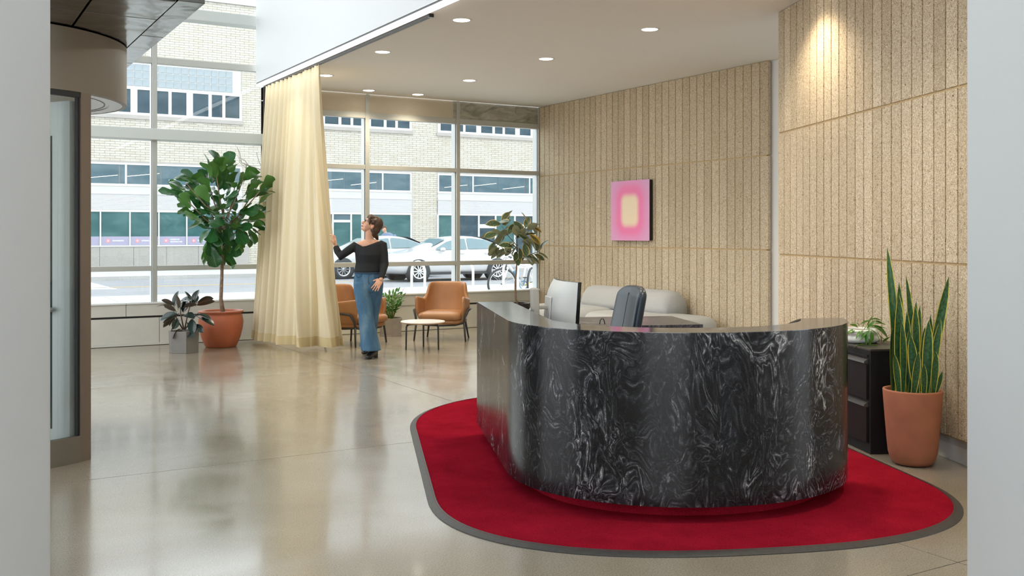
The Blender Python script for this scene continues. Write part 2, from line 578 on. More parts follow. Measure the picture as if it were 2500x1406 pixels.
# ---- the opening the camera looks through: rounded column and wall end
cl = bpy.data.objects.new('wall_column', None)
def rounded_rect(x0, x1, y0, y1, r, n=8):
    pts = []
    for cx, cy, a0 in ((x1 - r, y1 - r, 0), (x0 + r, y1 - r, 90), (x0 + r, y0 + r, 180), (x1 - r, y0 + r, 270)):
        for i in range(n + 1):
            a = R(a0 + 90 * i / n)
            pts.append((cx + r * math.cos(a), cy + r * math.sin(a)))
    return pts
p = ond(128.5, 570, 3.88)
mcol = Matrix.Translation((p.x, p.y, 0)) @ Matrix.Rotation(-YAW, 4, 'Z')
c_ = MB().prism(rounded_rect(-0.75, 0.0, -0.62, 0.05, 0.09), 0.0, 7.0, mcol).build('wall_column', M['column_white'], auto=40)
tag(c_, kind='structure')
bpy.data.objects.remove(cl)
p = ond(2360, 570, 4.0)
mcol = Matrix.Translation((p.x, p.y, 0)) @ Matrix.Rotation(-YAW, 4, 'Z')
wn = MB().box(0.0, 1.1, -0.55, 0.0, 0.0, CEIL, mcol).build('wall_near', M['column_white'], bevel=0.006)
tag(wn, kind='structure')
MB().box(-0.005, 0.0, -0.55, 0.005, 0.0, 0.095, mcol).build('baseboard', M['white_paint'], wn)

# ---- recessed downlights
def downlight(x, y, label):
    d = thing('downlight', label, 'ceiling light', (x, y, CEIL), group='round recessed downlights in the lowered ceiling')
    MB().lathe([(0.080, -0.001), (0.084, -0.007), (0.100, -0.006), (0.104, 0.0)], 32).build('trim_ring', M['trim_white'], d, smooth=True)
    MB().lathe([(0.0005, -0.0045), (0.080, -0.0045), (0.081, 0.0)], 32).build('lens', M['lamp_lens'], d)
    L = bpy.data.lights.new('lamp_light', 'SPOT')
    L.energy = LAMP_W
    L.color = (1.0, 0.85, 0.63)
    L.spot_size = R(125); L.spot_blend = 0.75; L.shadow_soft_size = 0.07
    lo = bpy.data.objects.new('lamp_light', L)
    COL.objects.link(lo); lo.parent = d; lo.location = (0, 0, -0.03)
    return d
DL = [(4.46, 8.50, 'downlight next to the front end of the black curtain track'),
      (4.47, 10.45, 'second downlight along the curtain track, before the curtain edge'),
      (4.50, 12.38, 'downlight right beside the top of the cream curtain'),
      (5.50, 13.36, 'downlight directly over the window mullion behind the curtain'),
      (6.30, 7.92, 'largest downlight, nearest the textured end wall'),
      (6.31, 9.88, 'second downlight of the middle ceiling row'),
      (6.31, 11.80, 'third downlight of the middle ceiling row'),
      (6.29, 13.38, 'last downlight of the middle row by the header panel'),
      (6.15, 5.95, 'downlight above the frame washing the near acoustic panel'),
      (4.46, 6.55, 'downlight above the frame over the stone desk'),
      (4.46, 4.60, 'unseen downlight added to brighten the front of the red rug'),  # added unseen lamp to brighten the near floor and rug
      (4.46, 2.65, 'unseen downlight added behind the wall end beside the camera')]  # added unseen lamp, fills the area close to the camera
for x, y, lb in DL: downlight(x, y, lb)

# ---- lit strip along the fascia edge and curtain track
ls = box('led_strip', M['led'], 3.938, 3.986, -2.0, WY - 0.16, CEIL - 0.040, CEIL - 0.006)
tag(ls, 'thin bright strip light along the lower edge of white fascia', 'strip light')
tr = thing('curtain_track', 'slim black curtain track under the ceiling edge', 'curtain track', (4.09, 11.0, CEIL))
MB().box(-0.022, 0.022, -2.56, 2.6, -0.028, -0.003).build('rail', M['black_metal'], tr)
MB().box(-0.026, 0.026, -2.60, -2.56, -0.034, -0.001).build('end_cap', M['black_gloss'], tr, bevel=0.003)
# ================================================================== REVOLVING DOOR AND CANOPY
DC, DR = Vector((0.34, 7.706, 0)), 0.92
M['bronze'] = plain('bronze_metal', (0.27, 0.235, 0.19), 0.42, 0.5)
M['bronze_light'] = plain('bronze_post', (0.25, 0.20, 0.155), 0.4, 0.35)
M['steel_white'] = plain('pale_steel', (0.62, 0.64, 0.63), 0.35, 0.2)
M['brushed'] = plain('brushed_steel', (0.42, 0.41, 0.37), 0.3, 1.0)
M['disc_white'] = plain('satin_ceiling_disc', (0.74, 0.76, 0.80), 0.30, 0.0)
rd = thing('revolving_door', 'bronze revolving door drum with curved glass and steel handle', 'revolving door', (DC.x, DC.y, 0))
def arc(r0, r1, a0, a1, z0, z1, n=24):
    o, i = [], []
    for k in range(n + 1):
        a = R(a0 + (a1 - a0) * k / n)
        o.append((r1 * math.cos(a), r1 * math.sin(a)))
        i.append((r0 * math.cos(a), r0 * math.sin(a)))
    m = MB()
    for k in range(n):
        m.prism([i[k], o[k], o[k + 1], i[k + 1]], z0, z1)
    return m
# fascia drum
rings = []
for r, z in ((DR - 0.03, 2.39), (DR, 2.395), (DR, 2.80), (DR - 0.03, 2.80)):
    rings.append([(r * math.cos(6.2831853 * k / 96), r * math.sin(6.2831853 * k / 96), z) for k in range(96)])
MB().loft(rings, caps=False).build('fascia_drum', M['bronze'], rd, auto=40)
dsc = MB().lathe([(0.001, 2.400), (0.80, 2.400), (0.805, 2.394), (0.89, 2.392)], 72).build('drum_ceiling', M['disc_white'], rd, auto=30)
arc(0.768, 0.776, 0, 360, 2.398, 2.4035, 72).build('dark_ring', M['black_metal'], dsc)  # thin dark ring near the edge of the disc
# post angle and curved glazed walls on both sides
for off in (0, 180):
    a = -49.8 + off
    post = arc(DR - 0.045, DR, a - 5.2, a, 0.0, 2.395, 4).build('post', M['bronze_light'], rd)
    arc(DR - 0.03, DR - 0.02, a - 82, a - 5.2, 0.17, 2.36, 24).build('curved_glass', M['glass'], rd)
    arc(DR - 0.045, DR, a - 82, a - 5.2, 0.0, 0.17, 24).build('bottom_rail', M['bronze'], rd, auto=40)
    arc(DR - 0.04, DR - 0.006, a - 82, a - 5.2, 2.36, 2.395, 24).build('top_rail', M['black_metal'], rd)
    arc(DR - 0.038, DR - 0.012, a - 6.3, a - 5.2, 0.17, 2.36, 2).build('gasket', M['black_metal'], rd)
    arc(DR - 0.045, DR, a - 87, a - 82, 0.0, 2.395, 4).build('post', M['bronze_light'], rd)
# four wings
for k in range(4):
    mw = Matrix.Rotation(R(-56 + 90 * k), 4, 'Z')
    wg = MB()
    wg.box(0.03, 0.86, -0.022, 0.022, 0.02, 0.20, mw)
    wg.box(0.03, 0.86, -0.022, 0.022, 2.12, 2.34, mw)
    wg.box(0.70, 0.86, -0.022, 0.022, 0.20, 2.12, mw)
    wg.box(0.03, 0.12, -0.022, 0.022, 0.20, 2.12, mw)
    w = wg.build('wing', M['steel_white'], rd)
    MB().box(0.12, 0.70, -0.005, 0.005, 0.20, 2.12, mw).build('wing_glass', plain('dark_wing_glass', (0.05, 0.065, 0.07), 0.05) if k == 0 else bpy.data.materials['dark_wing_glass'], w)
    MB().tube([mw @ Vector(q) for q in ((0.30, -0.06, 0.985), (0.74, -0.06, 0.985))], 0.016, 12).build('push_bar', M['brushed'], w, smooth=True)
MB().tube([(0, 0, 0.02), (0, 0, 2.40)], 0.04, 16).build('centre_shaft', M['steel_white'], rd, smooth=True)

# canopy of dark reflective panels over the door
t = NT('dark_canopy_metal')
t.col((0.20, 0.205, 0.20)); t.set(0.17, 1.0)
t.bump(t.noise(t.scale(t.pos(), (3, 3, 3)), 1.0, 2).outputs['Fac'], 0.25, 0.06)
M['canopy'] = t.m
cp = thing('door_canopy', 'dark reflective metal canopy of flat panels above the revolving door', 'canopy', (0, 7.4, 2.82))
MB().box(-1.6, 1.39, -1.52, 1.85, 0.03, 0.34).build('canopy_core', M['black_metal'], cp)
cx = [-1.6, -0.8, 0.0, 0.81, 1.243]
cy = [-1.53, -0.975, 0.62, 1.86]
g = 0.006
for i in range(4):
    for j in range(3):
        MB().box(cx[i] + g, cx[i + 1] - g, cy[j] + g, cy[j + 1] - g, -0.012, 0.03).build('canopy_panel', M['canopy'], cp, bevel=0.003)
for a, b in ((-1.53, -0.37), (-0.37, 0.82), (0.82, 1.86)):
    MB().box(1.243 + g, 1.40, a + g, b - g, -0.004, 0.34).build('edge_panel', M['canopy'], cp, bevel=0.003)
for i in range(4):
    MB().box(cx[i] + g, cx[i + 1] - g, -1.545, -1.53, -0.004, 0.34).build('front_panel', M['canopy'], cp, bevel=0.003)
# ================================================================== STREET AND BUILDING OPPOSITE
def speckled(name, c, vary, scale, rough=0.85):
    t = NT(name)
    n1 = t.noise(t.pos(), scale, 5, 0.65)
    n2 = t.noise(t.pos(), scale * 40, 2, 0.7)
    a = t.ramp(n1.outputs['Fac'], [(0.3, tuple(x * (1 - vary) for x in c)), (0.7, tuple(min(1, x * (1 + vary)) for x in c))])
    b = t.ramp(n2.outputs['Fac'], [(0.3, (0.88,) * 3), (0.7, (1.08,) * 3)])
    t.col(t.mix(1.0, a.outputs[0], b.outputs[0], 'MULTIPLY'))
    t.set(rough)
    return t.m
M['asphalt'] = speckled('asphalt', (0.261, 0.268, 0.287), 0.12, 0.25)
M['pavement'] = speckled('pavement_concrete', (0.450, 0.445, 0.434), 0.08, 0.5)
M['road_pale'] = plain('road_pale', (0.676, 0.676, 0.660), 0.7)
M['road_yellow'] = plain('road_yellow', (0.462, 0.365, 0.232), 0.7)
RZ = -0.05
gd = box('ground', M['asphalt'], -30, 70, 25.0, 34.4, -0.4, RZ); tag(gd, kind='structure')
nw = box('sidewalk', M['joint'], -30, 70, WY + 0.27, 24.85, -0.4, -0.012); tag(nw, kind='structure')
for i in range(-3, 20):
    for j, (a, b) in enumerate(((WY + 0.27, 17.4), (17.4, 21.1), (21.1, 24.85))):
        box('paving_slab', M['pavement'], i * 1.8 + 0.008, i * 1.8 + 1.792, a + 0.008, b - 0.008, -0.012, 0.0, nw)
kb = box('kerb', M['pavement'], -30, 70, 24.85, 25.0, -0.4, 0.004); tag(kb, kind='structure')
fk = box('kerb_far', M['pavement'], -30, 70, 34.4, 34.6, -0.4, 0.08); tag(fk, kind='structure')
fs = box('sidewalk_far', M['pavement'], -30, 70, 34.6, 44.0, -0.4, 0.07); tag(fs, kind='structure')
yl = MB().box(-30, 70, 29.75, 29.87, RZ, RZ + 0.006).box(-30, 70, 30.0, 30.1, RZ, RZ + 0.006).build('road_line', M['road_yellow']); tag(yl, kind='structure')
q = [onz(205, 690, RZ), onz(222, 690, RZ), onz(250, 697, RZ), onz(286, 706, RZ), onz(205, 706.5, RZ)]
pi = MB().prism([(v.x, v.y) for v in q][::-1], RZ, RZ + 0.006).build('road_triangle', M['road_pale']); tag(pi, kind='structure')  # flat pale triangle laid on the asphalt

FY = 44.0
bd = thing('brick_building', 'pale brick building across the street with bands of blue-green windows', 'building', (16.0, FY, 0))
bd_off = Vector((16.0, FY, 0))
def B(m): return m
M['brick'] = speckled('pale_brick', (0.78, 0.715, 0.60), 0.06, 1.2)
t = NT('pale_brick_units')
rnd = t.n('ShaderNodeTexWhiteNoise'); rnd.noise_dimensions = '3D'
sn = t.n('ShaderNodeVectorMath', operation='SNAP'); sn.inputs[1].default_value = (0.4, 10, 0.1); t.l(t.pos(), sn.inputs[0])
t.l(sn.outputs[0], rnd.inputs['Vector'])
t.col(t.ramp(rnd.outputs['Value'], [(0.0, (0.49, 0.455, 0.385)), (0.4, (0.52, 0.485, 0.425)), (1.0, (0.54, 0.515, 0.46))]).outputs[0]); t.set(0.85)
M['brick'] = t.m
M['mortar'] = plain('mortar', (0.470, 0.451, 0.409), 0.95)
M['stone'] = speckled('stone_cladding', (0.377, 0.366, 0.344), 0.07, 0.7)
M['frame_white'] = plain('white_window_frame', (0.580, 0.580, 0.580), 0.5)
M['band_white'] = plain('pale_metal_band', (0.522, 0.516, 0.500), 0.45)
M['siding'] = plain('white_siding', (0.536, 0.536, 0.550), 0.4)
M['sill_stone'] = speckled('sill_stone', (0.400, 0.377, 0.356), 0.08, 1.0)
def pane_mat(name, lo, hi, sc=0.8):
    t = NT(name)
    n = t.noise(t.scale(t.pos(), (1, 1, 2.5)), sc, 4, 0.6, 0.4)
    t.col(t.ramp(n.outputs['Fac'], [(0.35, lo), (0.65, hi)]).outputs[0])
    t.set(0.08, Specular_IOR_Level=0.2)
    return t.m
M['pane_teal'] = pane_mat('teal_pane', (0.025, 0.095, 0.10), (0.065, 0.155, 0.16))
M['pane_blue'] = pane_mat('blue_pane', (0.055, 0.105, 0.135), (0.11, 0.165, 0.195))
M['pane_dark'] = pane_mat('dark_pane', (0.025, 0.055, 0.075), (0.055, 0.09, 0.115))
M['glass_block'] = plain('glass_block', (0.287, 0.336, 0.366), 0.15, vary=0.12, vscale=3)
M['purple'] = plain('purple_film', (0.329, 0.317, 0.439), 0.4)
M['pink_dot'] = plain('red_dot', (0.756, 0.268, 0.305), 0.5)
M['letter'] = plain('white_letters', (0.850, 0.850, 0.850), 0.5)
M['ceil_lamp'] = glow('office_lamp', (1.0, 0.86, 0.62), 0.8)

def wbox(name, m, x0, x1, y0, y1, z0, z1, parent=bd):
    return box(name, m, x0 - bd_off.x, x1 - bd_off.x, y0 - FY, y1 - FY, z0, z1, parent)
wbox('wall', M['mortar'], 0.0, 34.0, FY + 0.0, FY + 4.0, 0.05, 11.6)
wbox('coping', M['band_white'], 0.0, 34.0, FY - 0.12, FY + 0.5, 11.6, 11.85)
PIERS = [(3.83, 5.23), (12.08, 13.48), (20.33, 21.73), (28.58, 29.98)]
BAYS = [(5.23, 12.08), (13.48, 20.33), (21.73, 28.58)]
# bricks: real units, too small to pick apart singly -> one joined part
bm = MB()
BL, BH, JT = 0.40, 0.10, 0.012
def bricks(x0, x1, z0, z1):
    nz_ = int(round((z1 - z0) / BH))
    for r in range(nz_):
        za = z0 + r * BH
        x = x0 - (0.2 if r % 2 else 0.0)
        while x < x1 - 0.02:
            a, b = max(x, x0), min(x + BL - JT, x1)
            if b - a > 0.03:
                o = len(bm.v)
                y1_, y0_ = 0.0, -0.02
                xa, xb, zb = a - bd_off.x, b - bd_off.x, za + BH - JT
                bm.v += [(xa, y0_, za), (xb, y0_, za), (xb, y0_, zb), (xa, y0_, zb), (xa, y1_, za), (xb, y1_, za), (xb, y1_, zb), (xa, y1_, zb)]
                bm.f += [(o, o + 1, o + 2, o + 3), (o + 3, o + 2, o + 6, o + 7), (o + 1, o + 5, o + 6, o + 2), (o + 4, o, o + 3, o + 7)]
            x += BL
bricks(3.0, 30.0, 4.52, 6.32)
bricks(3.0, 14.5, 8.70, 11.6)
for a, b in PIERS:
    bricks(a, b, 0.1, 4.5)
    bricks(a, b, 6.32, 8.7)
bk = bm.build('brickwork', M['brick'], bd, kind='stuff')

def win3(bx0, bx1):
    # upper window strip with white frames, glass blocks over it, stone sill under it
    z0, z1 = 6.50, 7.60
    sl = wbox('window_sill', M['sill_stone'], bx0 - 0.05, bx1 + 0.05, FY - 0.10, FY, 6.30, 6.46)
    n = 3
    gw = (bx1 - bx0) / n
    for k in range(n):
        a = bx0 + k * gw
        fr = MB()
        def fb(xa, xb, za, zb): fr.box(xa - 16.0, xb - 16.0, -0.06, 0.0, za, zb)
        fb(a, a + gw, z0 - 0.04, z0 + 0.07); fb(a, a + gw, z1 - 0.06, z1 + 0.06)
        cuts = [(a + 0.16, a + 0.16 + 0.66), (a + 0.96, a + 0.96 + 0.46), (a + 1.55, a + 1.55 + 0.62)]
        prev = a
        for ca, cb in cuts + [(a + gw, a + gw)]:
            fb(prev, ca, z0 + 0.07, z1 - 0.06)
            prev = cb
        wf = fr.build('window_frame', M['frame_white'], bd)
        for ca, cb in cuts:
            wbox('pane', M['pane_dark'], ca, cb, FY - 0.03, FY - 0.01, z0 + 0.07, z1 - 0.06, wf)
    return sl
for bx0, bx1 in BAYS: win3(bx0, bx1)
# glass blocks in the bays whose tops show
gbm = MB().box(-0.14, 0.14, -0.03, 0.0, -0.14, 0.14).build('glass_block', M['glass_block']).data
bpy.data.objects.remove([o for o in bpy.data.objects if o.name == 'glass_block'][0])
for bx0, bx1 in BAYS[:1]:
    gf = wbox('block_grid', M['frame_white'], bx0 + 0.05, bx1 - 0.05, FY - 0.012, FY, 7.66, 8.66)
    nn = int((bx1 - bx0 - 0.2) / 0.318)
    for i in range(nn):
        for j in range(3):
            link_mesh('glass_block', gbm, gf, Matrix.Translation((bx0 + 0.25 + i * 0.318 - 16.0, -0.012, 7.84 + j * 0.318)))
for bx0, bx1 in BAYS[1:]:
    wbox('lintel', M['band_white'], bx0, bx1, FY - 0.02, FY, 7.66, 8.7)

def bay_low(i, bx0, bx1):
    # middle glazing strip
    wbox('lintel', M['sill_stone'], bx0 - 0.03, bx1 + 0.03, FY - 0.04, FY, 4.44, 4.52)
    fr = wbox('window_frame', M['frame_white'], bx0, bx1, FY - 0.07, FY, 3.46, 3.56)
    wbox('window_head', M['frame_white'], bx0, bx1, FY - 0.05, FY, 4.36, 4.44)
    for x in (bx0, bx1 - 0.08): wbox('window_jamb', M['frame_white'], x, x + 0.08, FY - 0.06, FY, 3.56, 4.36)
    n = 4
    w = (bx1 - bx0 - 0.16) / n
    for k in range(n):
        a = bx0 + 0.08 + k * w
        wbox('pane', M['pane_blue'], a, a + w - 0.03, FY - 0.03, FY - 0.01, 3.56, 4.36, fr)
        if k % 2 == 1: wbox('blind_post', M['frame_white'], a + 0.2, a + 0.28, FY - 0.04, FY - 0.03, 3.56, 4.36, fr)
        if k < 3:
            m = MB(); c = Vector((a + 0.3 - 16, -0.036, 3.85 + 0.12 * (k % 2)))
            m.box(0, 1.3, -0.002, 0.002, 0, 0.016, Matrix.Translation((c.x, -0.034, c.z - 0.1)) @ Matrix.Rotation(R(-7), 4, 'Y')); m.build('office_lamp', M['ceil_lamp'], fr)
    # spandrel band, then horizontal siding
    wbox('spandrel', M['band_white'], bx0, bx1, FY - 0.05, FY, 3.26, 3.46)
    wbox('band', M['siding'], bx0, bx1, FY - 0.09, FY, 3.12, 3.26)
    sd = MB()
    for k in range(11):
        z = 2.50 + k * 0.056
        sd.box(bx0 - 16, bx1 - 16, -0.07, 0.0, z, z + 0.047)
    sd.box(bx0 - 16, bx1 - 16, -0.05, 0.0, 2.48, 3.12)
    sd.build('siding', M['siding'], bd, kind='stuff')
    wbox('window_head', M['frame_white'], bx0, bx1, FY - 0.08, FY, 2.38, 2.48)
for i, (a, b) in enumerate(BAYS): bay_low(i, a, b)

# ground floor, first bay: stone plinth, shop windows with a printed film along the bottom
a0, b0 = BAYS[0]
x = ony(222, 630, FY).x - 1.0
k = 0
while x < b0 - 0.2:
    wbox('stone_slab', M['stone'], x + 0.006, min(x + 1.33, b0 + 0.3) - 0.006, FY - 0.08, FY, 0.07, 0.93)
    x += 1.33
wbox('window_sill', M['frame_white'], a0 - 0.1, b0, FY - 0.11, FY, 0.93, 0.985)
TXT = {1: ['ENGINEERING'], 2: ['INTERIOR DESIGN'], 3: ['LANDSCAPE', 'ARCHITECTURE'], 4: ['PLANNING']}
mx = [ony(px, 560, FY).x for px in (174, 244.5, 316.5, 387, 455, 522, 590)]
for k in range(6):
    a, b = mx[k], mx[k + 1]
    f = wbox('window_frame', M['frame_white'], a - 0.028, a + 0.028, FY - 0.09, FY, 0.985, 2.40)
    wbox('pane', M['pane_teal'], a + 0.028, b - 0.028, FY - 0.04, FY - 0.02, 1.355, 2.385, f)
    fm = wbox('window_film', M['purple'], a + 0.03, b - 0.03, FY - 0.046, FY - 0.02, 0.99, 1.355, f)
    if k >= 1:
        cx_ = a + 0.30
        dm = MB()
        dm.prism([(0.088 * math.cos(i * 0.2618), 0.088 * math.sin(i * 0.2618)) for i in range(24)], 0.0, 0.006,
                 Matrix.Translation((cx_ - 16, -0.047, 1.175)) @ Matrix.Rotation(R(90), 4, 'X'))
        dm.build('round_icon', M['pink_dot'], f)
        ic = MB()
        for an in (45, -45):
            mt = Matrix.Translation((cx_ - 16, -0.0535, 1.175)) @ Matrix.Rotation(R(an if k in (1, 3) else an * (0 if an > 0 else 2)), 4, 'Y')
            ic.box(-0.045, 0.045, -0.003, 0.003, -0.008, 0.008, mt)
        ic.build('icon_mark', M['letter'], f)
        for li, s in enumerate(TXT.get(k, [])):
            cu = bpy.data.curves.new('lettering', 'FONT')
            cu.body = s; cu.size = 0.070; cu.align_x = 'LEFT'; cu.align_y = 'CENTER'; cu.extrude = 0.002; cu.offset = 0.002
            cu.materials.append(M['letter'])
            tmp = bpy.data.objects.new('lettering', cu)
            COL.objects.link(tmp)
            lm = bpy.data.meshes.new_from_object(tmp.evaluated_get(bpy.context.evaluated_depsgraph_get()))
            bpy.data.objects.remove(tmp)
            to = bpy.data.objects.new('lettering', lm)
            COL.objects.link(to); to.parent = f
            to.location = (cx_ + 0.17 - 16, -0.05, 1.175 + (0.05 - 0.1 * li if len(TXT[k]) > 1 else 0))
            to.rotation_euler = (R(90), 0, 0)
# second bay: glazed entrance and shop window
a1, b1 = BAYS[1]
for k, (xa, xb) in enumerate(((13.5, 14.9), (14.9, 16.3), (16.3, 17.2), (17.2, 18.1), (18.1, 20.33))):
    f = wbox('window_frame', M['frame_white'], xa - 0.04, xa + 0.04, FY - 0.09, FY, 0.07, 2.40)
    wbox('pane', M['pane_teal'], xa + 0.04, xb - 0.04, FY - 0.04, FY - 0.02, 0.6 if k in (2, 3) else 0.45, 2.0 if k == 2 else 2.36, f)
    if k == 2:
        wbox('door_head', M['frame_white'], xa, xb, FY - 0.07, FY, 2.0, 2.12, f)
        wbox('pane', M['pane_blue'], xa + 0.04, xb - 0.04, FY - 0.04, FY - 0.02, 2.12, 2.36, f)
    wbox('kick_panel', M['stone'], xa + 0.04, xb - 0.04, FY - 0.05, FY, 0.07, 0.45 if k not in (2, 3) else 0.6, f)
wbox('window_frame', M['frame_white'], 20.25, 20.33, FY - 0.09, FY, 0.07, 2.40)
# third bay: shop windows
a2, b2 = BAYS[2]
xs_ = [a2] + [ony(px, 560, FY).x for px in (1110, 1167, 1208, 1255, 1300, 1345)] + [b2 + 0.6]
for k, (xa, xb) in enumerate(zip(xs_[:-1], xs_[1:])):
    f = wbox('window_frame', M['frame_white'], xa - 0.04, xa + 0.05, FY - 0.09, FY, 0.07, 2.40)
    wbox('pane', M['pane_teal' if k % 3 == 0 else 'pane_dark'], xa + 0.05, xb - 0.04, FY - 0.04, FY - 0.02, 0.45, 2.36, f)
    if k in (2, 4): wbox('transom_bar', M['frame_white'], xa + 0.05, xb - 0.04, FY - 0.06, FY, 1.75, 1.95, f)
    wbox('kick_panel', M['stone'], xa + 0.05, xb - 0.04, FY - 0.05, FY, 0.07, 0.45, f)

# bare street tree whose twigs reach past the window edge
M['bark'] = plain('grey_bark', (0.22, 0.19, 0.17), 0.9, vary=0.2, vscale=30)
tb = ony(668, 760, 22.0)
bt = thing('bare_tree', 'thin bare street tree with twigs beside the curtain', 'tree', (tb.x, 22.0, 0))
MB().tube([(0, 0, -0.02), (0.03, 0, 1.2), (0.0, 0.05, 2.6), (0.06, 0.0, 4.2)], [0.05, 0.045, 0.035, 0.012], 8).build('trunk', M['bark'], bt, smooth=True)
for pts in ([(638, 455), (628, 428), (612, 408), (590, 397), (578, 378)], [(636, 432), (622, 417), (600, 410), (585, 396), (582, 366)],
            [(610, 408), (598, 392), (584, 385)], [(590, 397), (585, 372), (578, 358)], [(640, 410), (632, 394), (626, 372)]):
    w = [ony(px, py, 22.0) - Vector((tb.x, 22.0, 0)) for px, py in pts]
    w = [Vector((0.02, 0.0, min(w[0].z - 0.25, 3.2)))] + w
    MB().tube(w, [0.014] + [0.010 - 0.0015 * i for i in range(len(w) - 1)], 5).build('twig', M['bark'], bt, smooth=True)

